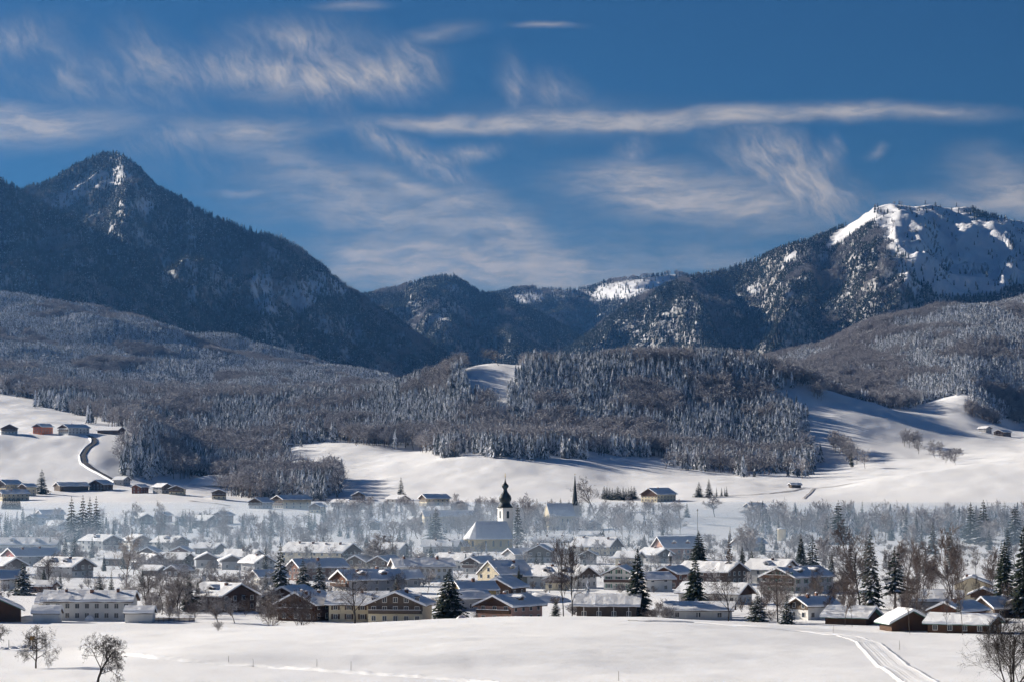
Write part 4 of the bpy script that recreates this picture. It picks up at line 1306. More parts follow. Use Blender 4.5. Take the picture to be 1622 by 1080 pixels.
    ('house', 624, 881, 11, 13, 4.2, 62, GRY, None, dict(ch=1), 'cottage with bright roof beside the thin dark cypress'),
    ('house', 700, 875, 11, 20, 4.0, 76, GRY, None, dict(ch=2), 'long pale roof below the apse of the church'),
    ('house', 876, 866, 11, 22, 3.8, 80, GRY, None, dict(ch=2), 'long pale roof between the two churches'),
    ('house', 880, 878, 10, 15, 3.6, 76, GRY, None, dict(ch=1), 'pale roof just below the long pale roof between the churches'),
    ('house', 826, 890, 11, 14, 4.2, -60, GRY, None, dict(), 'blue roofed house against the church wall'),
    ('house', 1186, 872, 12, 16, 4.4, -60, GRY, None, dict(), 'misty house by the pale storage tank'),
    ('house', 935, 858, 9, 12, 4.6, 70, GRY, None, dict(), 'misty roof behind the many chimneys'),
    ('house', 1068, 868, 11, 18, 4.4, 78, GRY, None, dict(), 'misty flat roof behind the rose walled barn'),
    ('house', 712, 832, 15, 42, 7.6, -78, CRM, None, dict(nl=10, st=2), 'very long hazy building above the church trees'),
    ('house', 660, 830, 9, 10, 3.6, 50, WH, None, dict(), 'little white cottage left of the very long hazy building'),
    ('house', 594, 838, 7, 9, 4.5, -4, WDG, WDG, dict(), 'lone white rimmed gable deep among hazy trees'),
    ('house', 940, 838, 10, 12, 4.0, 5, GRY, WDG, dict(), 'hazy gable right of the needle spire'),
    # ---- far row below the hills
    ('farmhouse', 20, 792, 15, 26, 6.0, -58, CRM, WDG, dict(ch=1), 'hazy farmhouse at the border above the dark hedge'),
    ('farmhouse', 14, 778, 15, 20, 7.0, -40, CRM, WDG, dict(), 'hazy farmhouse on the rise at the picture border'),
    ('house', 44, 784, 10, 12, 8, -40, CRM, WDG, dict(), 'tall narrow cream house beside the round spruce'),
    ('barn', 113, 777, 15, 30, 4.5, -58, WDG, WDG, dict(nowin=1), 'long shadowed barn under the hillside road'),
    ('farmhouse', 160, 776, 17, 16, 5.5, -30, WDG, WD, dict(), 'broad dark farmhouse where the hillside road ends'),
    ('house', 193, 768, 12, 12, 5.0, 60, GRY, None, dict(), 'snowed in house right of the hillside road'),
    ('house', 222, 781, 10, 14, 6.0, -26, WDR, WDR, dict(), 'slim red brown house at the upper edge of the flat field'),
    ('house', 257, 781, 12, 14, 6.0, 44, GRY, WDG, dict(), 'blue shaded house, second at the upper edge of the flat field'),
    ('house', 281, 783, 14, 12, 5.5, -4, CRM, WDG, dict(bal=1), 'broad gabled house, third at the upper edge of the flat field'),
    ('house', 347, 790, 13, 12, 6.0, 4, CRM, WDG, dict(bal=1), 'gabled house with dotted windows below the round snow knoll'),
    ('house', 413, 805, 14, 16, 5.5, -30, GRY, WDG, dict(bal=1), 'grey gabled house by the frosted wood'),
    ('farmhouse', 462, 805, 15, 32, 8.0, -46, CRM, WDG, dict(nf=5, attic=1, bal=1, nl=4), 'tall sunlit inn with rows of windows by the frosted wood'),
    ('house', 503, 812, 10, 12, 5.5, -20, CRM, WDG, dict(), 'cream gable in haze right of the sunlit inn'),
    ('house', 541, 803, 10, 16, 4.5, 55, WDG, None, dict(), 'hazy cottage with pinkish roof among bare trees'),
    ('house', 563, 806, 10, 16, 4.5, 62, CRM, None, dict(), 'cream cottage with bright roof among bare trees'),
    ('house', 568, 791, 13, 13, 4.0, 4, GRY, WDG, dict(), 'low gable in haze under the meadow bank'),
    ('house', 630, 800, 14, 16, 6.0, 50, WH, None, dict(), 'white house with sunlit wall by the tall lone spruce'),
    ('house', 688, 800, 15, 24, 6.5, -60, CRM, WDG, dict(), 'broad hazy house at the foot of the meadow'),
    ('house', 728, 808, 13, 14, 4.5, -10, GRY, WDG, dict(), 'dark hazy gable left of the onion spire'),
    ('house', 325, 834, 14, 15, 5.0, 52, WDG, WD, dict(), 'dark gable with bright roof behind the dark spruce row'),
    ('house', 354, 829, 9, 14, 6.5, -28, WDR, WDR, dict(), 'narrow red gable with white windows near the frosted orchard'),
    ('house', 300, 826, 12, 16, 4.0, 70, GRY, None, dict(), 'hazy roof above the dark spruce row'),
    ('house', 224, 829, 13, 14, 4.5, 40, WDG, WD, dict(), 'hazy gabled house left of the dark spruce row'),
    ('house', 260, 826, 9, 10, 5.0, -20, WDR, WDR, dict(), 'little red brown gable behind the dark spruce row'),
    ('house', 93, 840, 13, 14, 4.0, 48, GRY, WD, dict(), 'house with bright roof left of the tallest hazy spruces'),
    ('house', 74, 848, 8, 9, 4.0, 40, CRM, WDG, dict(), 'small cream cottage below the bright roof in haze'),
    ('house', 58, 830, 8, 12, 5.0, -40, WH, WDG, dict(), 'white sided cottage among hazy shrubs'),
    ('house', 80, 822, 14, 18, 4.0, -62, GRY, None, dict(), 'long hazy roof at the lower edge of the flat field'),
    # ---- farms on the slopes
    ('farmhouse', 14, 687, 18, 14, 6.0, 14, WH, WD, dict(bal=1, nf=5), 'white and brown farmhouse alone at the border on the hill terrace'),
    ('farmhouse', 68, 687, 13, 18, 7.0, -34, M_ORANGE, WD, dict(zc=7), 'orange house on the hill terrace'),
    ('farmhouse', 117, 687, 17, 30, 6.5, -42, WH, WD, dict(zc=6.5, nf=5, ch=1, bal=1), 'white farmhouse with long barn wing on the hill terrace'),
    ('barn', 176, 687, 14, 27, 4.0, 64, WDG, WD, dict(nowin=1, zc=0), 'barn with bright roof at the end of the hill terrace'),
    ('farmhouse', 1043, 794, 20, 27, 7.0, -44, CRM, WD, dict(zc=4.5, nf=5, ch=1), 'large farmhouse alone on the sunny meadow'),
    ('hut', 1259, 772, 6, 11, 3.0, -66, WDG, None, dict(nowin=1, cat='hut'), 'little hut on the meadow path'),
    ('house', 1196, 808, 10, 16, 3.5, -60, GRY, None, dict(nowin=1), 'snowy barn roof at the edge of the misty wood'),
    ('farmhouse', 1588, 690, 14, 22, 5.0, -40, WDG, WD, dict(), 'tiny dark farm in the snowy side valley'),
    ('house', 1560, 684, 12, 14, 5.0, 40, GRY, None, dict(), 'tiny snowed in farmhouse at the mouth of the side valley'),
    ('hut', 455, 708, 9, 14, 3.0, -30, WDG, WD, dict(nowin=1, cat='hut'), 'dark hut at the wood edge above the meadow'),
]
for h_ in HOUSES:
    house(*h_)


# ------------------------------------------------------------------ churches
def church_onion():
    X, Y, Z = on_ground(778, 872)
    root = link('church', None, None, (X, Y, Z), R(-62))
    tag(root, 'village church with onion domed tower and steep snowy nave roof', 'church')
    W, L, e, p = 14.4, 19.0, 7.2, math.tan(R(50))
    r = e + W / 2 * p
    m = MB()
    m.extrude([(-W / 2, -2), (W / 2, -2), (W / 2, e), (0, r), (-W / 2, e)], -L / 2, L / 2)
    n = 7
    ring = [(-W / 2 * math.cos(PI * i / (n - 1)), -L / 2 - W * .46 * math.sin(PI * i / (n - 1))) for i in range(n)]
    m.add([(x, y, -2) for x, y in ring] + [(x, y, e) for x, y in ring], [(i, i + 1, n + i + 1, n + i) for i in range(n - 1)])
    m.obj('wall', M_YELLOW, root)
    # snow covered roof with its half cone over the apse
    o = .55
    m = MB()
    m.extrude([(-W / 2 - o, e - o * p + .1), (0, r + .1), (W / 2 + o, e - o * p + .1), (W / 2 + o, e - o * p + .6), (0, r + .75), (-W / 2 - o, e - o * p + .6)], -L / 2, L / 2 + .3)
    ro = [(-(W / 2 + o) * math.cos(PI * i / (n - 1)), -L / 2 - (W * .46 + o) * math.sin(PI * i / (n - 1))) for i in range(n)]
    zz = e - o * p + .6
    m.add([(x, y, zz) for x, y in ro] + [(0, -L / 2, r + .75)], [(i, i + 1, n) for i in range(n - 1)])
    m.add([(x, y, zz) for x, y in ro] + [(x, y, zz - .5) for x, y in ro], [(n + i, n + i + 1, i + 1, i) for i in range(n - 1)])
    m.obj('roof_snow', M_ROOFSNOW, root)
    # bare patch where the snow slid off the apse roof
    a, b, t = Vector((*ro[1], zz)), Vector((*ro[2], zz)), Vector((0, -L / 2, r + .75))
    nrm = (b - a).cross(t - a).normalized()
    if nrm.y > 0:
        nrm = -nrm

    def q(u, v):
        return (a.lerp(b, u)).lerp(t, v) + nrm * .06
    m = MB()
    m.add([q(.35, .3), q(.8, .26), q(.85, .55), q(.55, .78), q(.3, .6)], [(0, 1, 2, 3, 4)])
    m.obj('bare_roof_patch', M_ROOF, root)
    win = MB()
    win.extrude([(-.6, -1.6), (.6, -1.6), (.6, 1.2), (.3, 1.75), (-.3, 1.75), (-.6, 1.2)], -.06, .02)
    wm = win.mesh('church_window', M_GLASS)
    for k in range(4):
        link('window', wm, root, (W / 2, -L / 2 + L * (k + .5) / 4, 4.2), PI / 2)
    for i in (1, 2, 3, 4):
        a, b = Vector(ring[i]), Vector(ring[i + 1])
        c = (a + b) / 2
        link('window', wm, root, (c.x, c.y, 4.2), math.atan2((b - a).y, (b - a).x))
    # low sacristy in front
    m = MB()
    m.extrude([(-3.5, -2), (3.5, -2), (3.5, 3), (0, 5.6), (-3.5, 3)], -L / 2 - 12.0, -L / 2 - 6.0)
    m.obj('annex_wall', M_YELLOW, root)
    m = MB()
    m.extrude([(-4.1, 2.7), (0, 5.75), (4.1, 2.7), (4.1, 3.2), (0, 6.3), (-4.1, 3.2)], -L / 2 - 12.5, -L / 2 - 5.0)
    m.obj('annex_snow', M_ROOFSNOW, root)
    # tower at the far side of the nave
    tx, ty = -W / 2 - 1.0, 13.2
    s = 3.2
    m = MB()
    m.box(tx - s, tx + s, ty - s, ty + s, -2, 23.2)
    m.box(tx - s - .25, tx + s + .25, ty - s - .25, ty + s + .25, 23.2, 23.9)
    tw = m.obj('tower', M_PLASTER, root)
    for (x, y, a) in ((tx, ty - s, 0), (tx + s, ty, PI / 2), (tx - s, ty, -PI / 2)):
        w2 = MB()
        w2.extrude([(-.8, -2), (.8, -2), (.8, 1.5), (.4, 2.1), (-.4, 2.1), (-.8, 1.5)], -.08, .02)
        o_ = w2.obj('tower_window', M_GLASS, tw)
        o_.location = (x, y, 20.0)
        o_.rotation_euler = (0, 0, a)
    m = MB()
    m.lathe([(4.41, 23.903), (4.07, 24.6), (3.28, 25.6), (2.66, 26.6), (2.94, 27.4), (3.45, 28.4), (3.5, 29.4), (3.05, 30.6), (2.15, 31.8), (1.41, 32.8), (1.07, 33.8), (1.13, 34.6), (1.75, 35.3), (1.98, 36.0), (1.69, 36.8), (0.9, 37.6), (0.4, 38.6), (0.18, 40.2), (0.11, 41.2)], 12, (tx, ty))
    d = m.obj('onion_dome', M_COPPER, root, True)
    m = MB()
    m.box(tx - .08, tx + .08, ty - .08, ty + .08, 41.2, 43.4)
    m.box(tx - .6, tx + .6, ty - .06, ty + .06, 42.3, 42.5)
    m.lathe([(.05, 40.9), (.35, 41.2), (.35, 41.5), (.05, 41.8)], 8, (tx, ty))
    m.obj('cross', M_GOLD, d)


def church_needle():
    X, Y, Z = on_ground(886, 838)
    root = link('church', None, None, (X, Y, Z), R(-66))
    tag(root, 'smaller hazy church with needle spire and steep plain roof', 'church')
    W, L, e, p = 11.0, 20.0, 10.0, math.tan(R(56))
    r = e + W / 2 * p
    m = MB()
    m.extrude([(-W / 2, -2), (W / 2, -2), (W / 2, e), (0, r), (-W / 2, e)], -L / 2, L / 2)
    m.obj('wall', M_CREAM, root)
    m = MB()
    o = .4
    m.extrude([(-W / 2 - o, e - o * p + .1), (0, r + .1), (W / 2 + o, e - o * p + .1), (W / 2 + o, e - o * p + .6), (0, r + .7), (-W / 2 - o, e - o * p + .6)], -L / 2 - .3, L / 2 + .3)
    m.obj('roof_snow', M_ROOFSNOW, root)
    wm = MB()
    wm.extrude([(-.6, -2), (.6, -2), (.6, 1.6), (0, 2.5), (-.6, 1.6)], -.06, .02)
    wme = wm.mesh('church_window', M_GLASS)
    for k in range(5):
        link('window', wme, root, (W / 2, -L / 2 + L * (k + .5) / 5, 5.5), PI / 2)
    ty = L / 2 + 2.4
    m = MB()
    m.box(-2.2, 2.2, ty - 2.2, ty + 2.2, -2, 16.0)
    for a in range(4):
        c, s = math.cos(a * PI / 2), math.sin(a * PI / 2)
        pts = [(-2.2, -2.2, 16.0), (2.2, -2.2, 16.0), (0, -2.2, 20.5), (0, 0, 20.0)]
        m.add([(c * x - s * y, s * x + c * y + ty, z) for x, y, z in pts], [(0, 1, 2), (1, 3, 2), (3, 0, 2)])
    tw = m.obj('tower', M_PLASTER, root)
    m = MB()
    m.lathe([(2.7, 17.2), (1.9, 21.0), (1.15, 28.0), (.2, 38.5)], 8, (0, ty))
    sp = m.obj('needle_spire', M_COPPER, root)
    m = MB()
    m.box(-.06, .06, ty - .06, ty + .06, 38.4, 40.2)
    m.box(-.06, .06, ty - .5, ty + .5, 39.3, 39.5)
    m.obj('cross', M_GOLD, sp)


church_onion()
church_needle()


# ------------------------------------------------------------------ single trees one can tell apart
for a in [
    ('spruce', 711, 981, 903, 'large dark spruce standing right of the big cream farmhouse', 1.5),
    ('spruce', 1010, 978, 870, 'tall dark spruce in front of the house with green shutters', 1.15),
    ('spruce', 1101, 976, 878, 'tall slim dark spruce in front of the low white house', .95),
    ('spruce', 1107, 922, 842, 'dark spruce rising behind the big brown barn roof', 1.2),
    ('spruce', 1269, 915, 847, 'slim dark spruce behind the large guesthouse roof', .9),
    ('pine', 1287, 915, 850, 'loose dark conifer right of the slim spruce behind the guesthouse', 1.0),
    ('snowy_spruce', 1380, 965, 842, 'slender snow tipped spruce behind the thick snowy branched tree', .75),
    ('spruce', 1592, 972, 858, 'full dark spruce next to the tall cream house', 1.15),
    ('spruce', 1622, 978, 835, 'tallest dark spruce at the right picture border', 1.0),
    ('spruce', 299, 968, 911, 'dark spruce, taller of the pair above the fence', .85),
    ('spruce', 313, 968, 921, 'dark spruce, shorter of the pair above the fence', .8),
    ('snowy_spruce', 444, 955, 862, 'tall slender snow laden spruce left of the long red gabled house', .85),
    ('snowy_spruce', 480, 950, 887, 'thick snow laden spruce before the long red gabled house', 1.25),
    ('snowy_spruce', 506, 950, 891, 'shorter snow laden spruce before the long red gabled house', 1.15),
    ('snowy_spruce', 614, 938, 898, 'small snow laden spruce before the long white civic building', 1.2),
    ('spruce', 822, 936, 896, 'thin dark cypress like spruce below the yellow white house', .6),
    ('spruce', 1176, 915, 868, 'dark spruce, left one of the pair between barn and guesthouse', 1.0),
    ('spruce', 1191, 915, 873, 'dark spruce, right one of the pair between barn and guesthouse', 1.0),
    ('pine', 1418, 965, 867, 'ragged dark conifer beside the slender snow tipped spruce', 1.15),
    ('snowy_spruce', 1200, 984, 938, 'snow laden bushy spruce left of the small white house', 1.5),
    ('snowy_spruce', 1246, 988, 944, 'drooping snowy conifer touching the small white house', 1.4),
    ('snowy_spruce', 1518, 992, 945, 'small dark conifer in front of the brown gabled house', .8),
    ('snowy_spruce', 880, 982, 950, 'low snow laden spruce at the foot of the tall twin trunk tree', 1.4),
    ('mid_spruce', 420, 912, 868, 'bluish spruce left of the tall slender snow laden spruce', 1.0),
    ('snowy_spruce', 36, 942, 892, 'dense spruce before the pale house with dark shutters', 1.5),
    ('snowy_spruce', 103, 886, 853, 'snowy spruce, slimmer of the pair beside the reddish gable', .9),
    ('snowy_spruce', 118, 886, 851, 'snowy spruce, broader of the pair beside the reddish gable', 1.4),
    ('mid_spruce', 296, 907, 873, 'thin spruce by the little dark shed', .8),
    ('mid_spruce', 622, 890, 850, 'thin dark cypress beside a bright roofed cottage', .5),
    ('snowy_spruce', 378, 872, 848, 'round snowy spruce in the haze near the bright roof', 1.6),
    ('mid_spruce', 690, 857, 807, 'big hazy spruce before the very long building', 1.3),
    ('mid_spruce', 113, 858, 788, 'hazy spruce, first of the tallest group below the flat field', .8),
    ('mid_spruce', 131, 858, 786, 'hazy spruce, second of the tallest group below the flat field', .9),
    ('mid_spruce', 142, 856, 789, 'hazy spruce, third of the tallest group below the flat field', .9),
    ('mid_spruce', 152, 856, 787, 'hazy spruce, fourth of the tallest group below the flat field', .9),
    ('mid_spruce', 66, 782, 745, 'round dark spruce above the flat field by the tall cream house', 1.2),
    ('mid_spruce', 635, 792, 758, 'tall lone spruce at the foot of the meadow', 1.1),
    ('mid_spruce', 1328, 862, 794, 'tallest hazy spruce in front of the right meadow', 1.15),
    ('mid_spruce', 1310, 862, 822, 'snow dotted spruce left of the tallest hazy spruce', 1.3),
    ('mid_spruce', 1088, 819, 798, 'small lone spruce in the sunny meadow', 1.0),
    ('mid_spruce', 1123, 787, 760, 'dense spruce on the meadow right of the lone farmhouse', 1.4),
    ('mid_spruce', 1107, 787, 765, 'smaller spruce on the meadow right of the lone farmhouse', 1.4),
    ('mid_spruce', 820, 862, 798, 'dark spruce close behind the onion domed tower', .8),
    ('mid_spruce', 1558, 862, 793, 'broad hazy spruce before the meadow, above the reddish birch', 1.3),
    ('mid_spruce', 1538, 860, 797, 'hazy spruce left of the broad one before the meadow', 1.2),
    ('mid_spruce', 1608, 862, 800, 'hazy spruce before the meadow near the picture border', 1.2),
]:
    tree_px(a[0], a[1], a[2], a[3] - 3, a[4], None, a[5] * 1.22)

for a in [
    ('fruit', 57, 1058, 1003, 'gnarled leaning fruit tree by the yellow sign', .85, 0, 380),
    ('fruit', 153, 1086, 1011, 'gnarled fruit tree at the bottom edge of the field', .85, 1, 380),
    ('fruit', -6, 1030, 990, 'fruit tree half cut by the left picture border', 1.1, 1, 380),
    ('bare', 562, 993, 908, 'bare spreading tree in front of the cream side wing', 1.05, 0, 765),
    ('tall', 893, 984, 858, 'tall bare tree with twin trunk, its left stem', .75, 0, 765),
    ('tall', 906, 984, 862, 'tall bare tree with twin trunk, its right stem', .75, 1, 765),
    ('bare', 1153, 984, 911, 'bare tree with rounded crown before the open carport', 1.0, 1, 765),
    ('bare', 1363, 970, 850, 'thick old tree with snow covered branches right of the guesthouse', .85, 2, 765),
    ('birch', 1510, 968, 842, 'reddish birch with dense crown above the buried house', .95, 0, 765),
    ('birch', 1352, 930, 830, 'brown larch like tree rising in the mist behind the snowy branched tree', .8, 1, 765),
    ('birch', 1452, 998, 868, 'slender reddish tree between low shed and birch', .6, 1, 765),
    ('tall', 1441, 1003, 905, 'thin bare trunk in front of the low dark shed', .5, 0, 765),
    ('tall', 1525, 1006, 892, 'thin bare trunk in front of the broad glittering roof', .45, 1, 765),
    ('tall', 1500, 1004, 930, 'slim sapling before the broad glittering roof', .5, 0, 765),
    ('tall', 1350, 992, 925, 'thin pale sapling beside the green edged shed', .5, 1, 765),
    ('birch', 1338, 990, 900, 'brown bare tree below the snow covered branches', .7, 0, 765),
    ('tall', 630, 985, 925, 'bare sapling in front of the broad wooden gable', .7, 1, 765),
    ('frost', 200, 928, 853, 'tall frosted tree left of the green shaded gable', .8, 0, 765),
    ('bare', 75, 930, 880, 'bare tree above the brown double garage', 1.2, 1, 765),
    ('frost', 941, 812, 762, 'large frosted tree right of the needle spire', 1.0, 1, 1700),
    ('misty', 1132, 818, 788, 'round frosted tree standing alone in the sunny meadow', 1.5, 1, 1700),
    ('misty', 832, 850, 790, 'frosted tree between the two church towers', .9, 0, 1700),
    ('frost', 612, 905, 862, 'puffy frosted tree behind the dark little gable', 1.3, 2, 765),
    ('frost', 592, 905, 850, 'tall frosted tree behind the slim cream gable', 1.2, 0, 765),
    ('frost', 790, 579, 553, 'spreading tree on the crest of the white hilltop clearing', 1.6, 2, 3500),
    ('bare', 1232, 985, 905, 'dark bare tree in front of the balconied gable', .9, 0, 765),
    ('frost', 335, 960, 912, 'snowy branched tree in front of the dark glittering roofed house', 1.3, 1, 765),
    ('larch', 1155, 925, 846, 'pale brown larch in the mist behind the barn', .9, 0, 765),
]:
    tree_px(a[0], a[1], a[2], a[3], a[4], None, a[5], a[6], a[7])
for a in [
    ('big_shrub', 1605, 1100, 988, 'big bare shrub filling the lower right corner', 1.0, 350),
    ('shrub', 475, 1000, 942, 'rounded bare shrub before the brown chalet', 1.0, 765),
    ('shrub', 430, 1000, 950, 'upright bare shrub left of the brown chalet', .8, 765),
    ('frost_shrub', 345, 1003, 988, 'tiny thorny shrub alone in the field', 1.0, 640),
]:
    tree_px(a[0], a[1], a[2], a[3], a[4], None, a[5], None, a[6])

HP = [(o.location.x, o.location.y) for o in COL.objects if o.type == 'EMPTY' and o.get('category') in ('house', 'farmhouse', 'barn', 'garage', 'shed', 'hotel', 'church', 'hut')]
HP = np.array(HP)


STOP = set('with behind beside under in at among between by below near right left just cut facing tucked joined whose built next above, before where alone standing deep on peeping set half against second first middle last beneath'.split())
_short = {}
for o in COL.objects:
    if o.type == 'EMPTY' and o.get('category') in ('house', 'farmhouse', 'barn', 'garage', 'shed', 'hotel', 'church', 'hut'):
        w = []
        for q in o['label'].replace(',', ' with').split():
            if q in STOP:
                break
            w.append(q)
        if len(w) >= 3:
            _short.setdefault(' '.join(w), []).append(o)
MARKS = [(k, v[0].location.copy()) for k, v in _short.items() if len(v) == 1]


def beside(X, Y):
    k, p = min(MARKS, key=lambda q: (q[1].x - X) ** 2 + (q[1].y - Y) ** 2)
    dx, dy = X - p.x, Y - p.y
    side = ('right of' if dx > 0 else 'left of') if abs(dx) > abs(dy) * .8 else ('behind' if dy > 0 else 'in front of')
    return side + ' the ' + k


PENDING = {}


def band(kind, n, px0, px1, d0, d1, h0, h1, label, group, wide=(.85, 1.25), gap=9.0):
    k = 0
    tries = 0
    while k < n and tries < n * 30:
        tries += 1
        px, d = rgT.uniform(px0, px1), math.sqrt(rgT.uniform(d0 * d0, d1 * d1))
        X, Y, Z = at(px, d)
        if np.min(np.hypot(HP[:, 0] - X, HP[:, 1] - Y)) < gap or (880 < px < 925 and d < 2200):
            continue
        kk = kind if isinstance(kind, str) else rgT.choice(kind)
        h = rgT.uniform(h0, h1)
        o = tree(kk, (X, Y, Z), h, label if label != '@' else 'pending', group, rgT.uniform(*wide))
        if label == '@':
            words = {'frost': 'frosted bare tree', 'misty': 'greyish bare tree', 'bare': 'brown bare tree', 'frost_shrub': 'frosted bush', 'shrub': 'brown bush', 'mid_spruce': 'dark spruce', 'spruce': 'dense dark spruce', 'tall': 'slim bare tree', 'birch': 'feathery birch', 'snowy_spruce': 'snow laden spruce'}[kk] + ' ' + beside(X, Y)
            PENDING.setdefault(words, []).append((h, o))
        k += 1


band(('frost', 'bare', 'frost'), 26, 195, 450, 890, 1010, 6, 11, '@', 'thicket trees right of the long white house')
band(('frost_shrub', 'shrub', 'frost_shrub'), 55, 232, 530, 865, 960, 2.5, 5.5, '@', 'hedge line shrubs along the field')
band(('frost_shrub', 'shrub'), 22, 560, 760, 860, 960, 2.0, 4.0, '@', 'garden shrubs by the cream farmhouse')
band(('shrub', 'frost_shrub', 'shrub'), 34, 1010, 1340, 858, 960, 2.2, 4.5, '@', 'garden edge shrubs below the guesthouse')
band(('bare', 'tall', 'birch', 'frost'), 22, 1195, 1350, 880, 1060, 6, 11, '@', 'garden trees around the guesthouse', (.7, 1.0))
band(('tall', 'birch', 'birch', 'bare'), 16, 1330, 1640, 960, 1250, 11, 18, '@', 'grove behind the low dark sheds', (.7, 1.0))
band(('birch', 'tall', 'bare'), 16, 1300, 1600, 850, 950, 6, 11, '@', 'slim trees between the low dark sheds', (.55, .85))
band(('frost', 'misty', 'frost'), 44, -20, 640, 1040, 1700, 5, 10, '@', 'frosted garden trees left of the church', gap=12)
band(('mid_spruce', 'snowy_spruce', 'spruce'), 62, -20, 1330, 1000, 1750, 5, 12, '@', 'spruces between the village roofs', (.9, 1.3), gap=11)
for x_, y_, h_, t_ in ((345, 985, 938, 'left'), (372, 986, 942, 'right')):
    tree_px('frost', x_, y_, h_, 'frosted bare tree screening the dark glittering roofed house, ' + t_ + ' one of two', None, 1.1)
band(('frost_shrub',), 46, -20, 1330, 1000, 1650, 2, 4, '@', 'frosted bushes between the village roofs', gap=10)
band(('frost', 'misty', 'bare'), 28, 640, 1330, 1040, 1700, 5, 9, '@', 'frosted garden trees right of the church', gap=12)
band(('misty', 'frost', 'larch', 'misty'), 20, 1080, 1640, 1280, 1720, 9, 14, 'bare tree in the misty grove behind the guesthouse', 'misty grove behind the guesthouse')
band('mid_spruce', 16, 1330, 1640, 1150, 1700, 11, 18, 'dark spruce in the grove behind the low dark sheds', 'spruces in the grove behind the low dark sheds')
band('misty', 32, 1190, 1700, 1720, 2200, 10, 17, 'bare tree in the misty belt below the right meadow', 'bare trees of the misty belt below the right meadow')
band('mid_spruce', 46, 1190, 1700, 1800, 2300, 13, 20, 'bluish spruce in the misty belt below the right meadow', 'spruces of the misty belt below the right meadow', (.8, 1.2))
band('misty', 22, 525, 770, 1760, 2250, 9, 15, 'bare tree in the hazy belt left of the church', 'bare trees of the hazy belt left of the church')
band('mid_spruce', 14, 525, 770, 1800, 2300, 9, 15, 'hazy spruce in the belt left of the church', 'spruces of the belt left of the church')
band('misty', 24, 800, 1080, 1800, 2250, 10, 16, 'bare tree in the hazy belt around the needle spire', 'bare trees around the needle spire')
band('mid_spruce', 9, 845, 930, 2200, 2330, 13, 17, 'hazy spruce behind the needle spire church', 'spruces behind the needle spire church')
band('misty', 22, -30, 525, 1700, 2150, 8, 14, 'bare tree in the hazy belt below the flat field', 'bare trees of the hazy belt below the flat field')
band('mid_spruce', 30, 150, 330, 1900, 2120, 9, 16, 'spruce in the dark row below the flat field', 'spruces of the dark row below the flat field', (.8, 1.1))
band('mid_spruce', 16, -20, 60, 1900, 2150, 9, 14, 'hazy spruce near the picture border below the flat field', 'spruces at the border below the flat field')
band('mid_spruce', 12, 380, 520, 1950, 2200, 9, 15, 'hazy spruce in front of the sunlit inn', 'spruces in front of the sunlit inn')
band('misty', 12, 560, 780, 2350, 2560, 6, 10, 'bare tree at the foot of the meadow behind the far roofs', 'bare trees at the foot of the meadow')
for i in range(12):
    tree_px('mid_spruce', 957 + i * 4.3, 791 + rgT.uniform(-1, 1), 771 + rgT.uniform(-3, 3), 'spruce in the planted row left of the lone farmhouse', 'planted spruce row by the farmhouse', rgT.uniform(1.5, 1.9), None, 1700)
for i in range(8):
    tree_px('mid_spruce', 5 + i * 3.6, 806, 786 + rgT.uniform(-1.5, 1.5), 'spruce in the clipped dark hedge above the hazy cottages', 'clipped spruce hedge', 1.3, None, 1700)
for (x, y) in ((1135, 786), (1143, 786), (1148, 785), (1151, 786)):
    tree_px('mid_spruce', x, y, y - rgT.uniform(12, 19), 'small spruce right of the dense meadow spruce', 'small meadow spruces', .9, None, 1700)


def clump(n, x0, x1, y0, y1, label, group, h=(8, 15), d0=2880.0, kind='misty'):
    for i in range(n):
        u = rgT.random()
        px, py = x0 + (x1 - x0) * u, y0 + (y1 - y0) * u + rgT.uniform(-7, 7)
        X, Y, Z = on_ground(px, py, d0)
        tree(kind, (X, Y, Z), rgT.uniform(*h), label, group, rgT.uniform(1.0, 1.5))


clump(13, 1320, 1372, 708, 745, 'bare tree in the largest clump on the ski slope', 'largest clump on the ski slope', (14, 22))
clump(8, 1428, 1462, 702, 716, 'bare tree in the upper clump beside the ski slope', 'upper clump beside the ski slope', (12, 18))
clump(11, 1465, 1528, 718, 734, 'bare tree in the lower clump beside the ski slope', 'lower clump beside the ski slope', (9, 15))
clump(3, 1345, 1350, 725, 733, 'small spruce inside the largest clump on the ski slope', 'spruces in the ski slope clump', (12, 17), 2880.0, 'mid_spruce')


RANK = ['tallest', 'second tallest', 'third tallest', 'fourth tallest', 'fifth tallest', 'sixth tallest', 'seventh tallest']
for words, lst in PENDING.items():
    lst.sort(key=lambda q: -q[0])
    for i, (h, o) in enumerate(lst):
        o['label'] = words if len(lst) == 1 else ((('taller ', 'shorter ')[i] if len(lst) == 2 else ('lowest ' if i == len(lst) - 1 else RANK[min(i, 6)] + ' ')) + words)


# belts of wood behind the single trees
def belt(label, px0, px1, d0, d1, n, h, conif):
    px = px0 + rgF.rand(n) * (px1 - px0)
    d = np.sqrt(d0 * d0 + rgF.rand(n) * (d1 * d1 - d0 * d0))
    X = (px - CX) / F * d / 0.9985
    Z = z_ground(X, d)
    k = np.array([np.min(np.hypot(HP[:, 0] - x, HP[:, 1] - y)) > 12 for x, y in zip(X, d)])
    X, d, Z = X[k], d[k], Z[k]
    isc = rgF.rand(len(X)) < conif
    idx = np.where(isc, rgF.randint(0, 4, len(X)), 4 + rgF.randint(0, 5, len(X)))
    forest('forest', label, ['near', 'bare'], np.stack([X, d, Z - .2], 1), idx, rgF.uniform(*h, len(X)), rgF.uniform(.85, 1.3, len(X)))


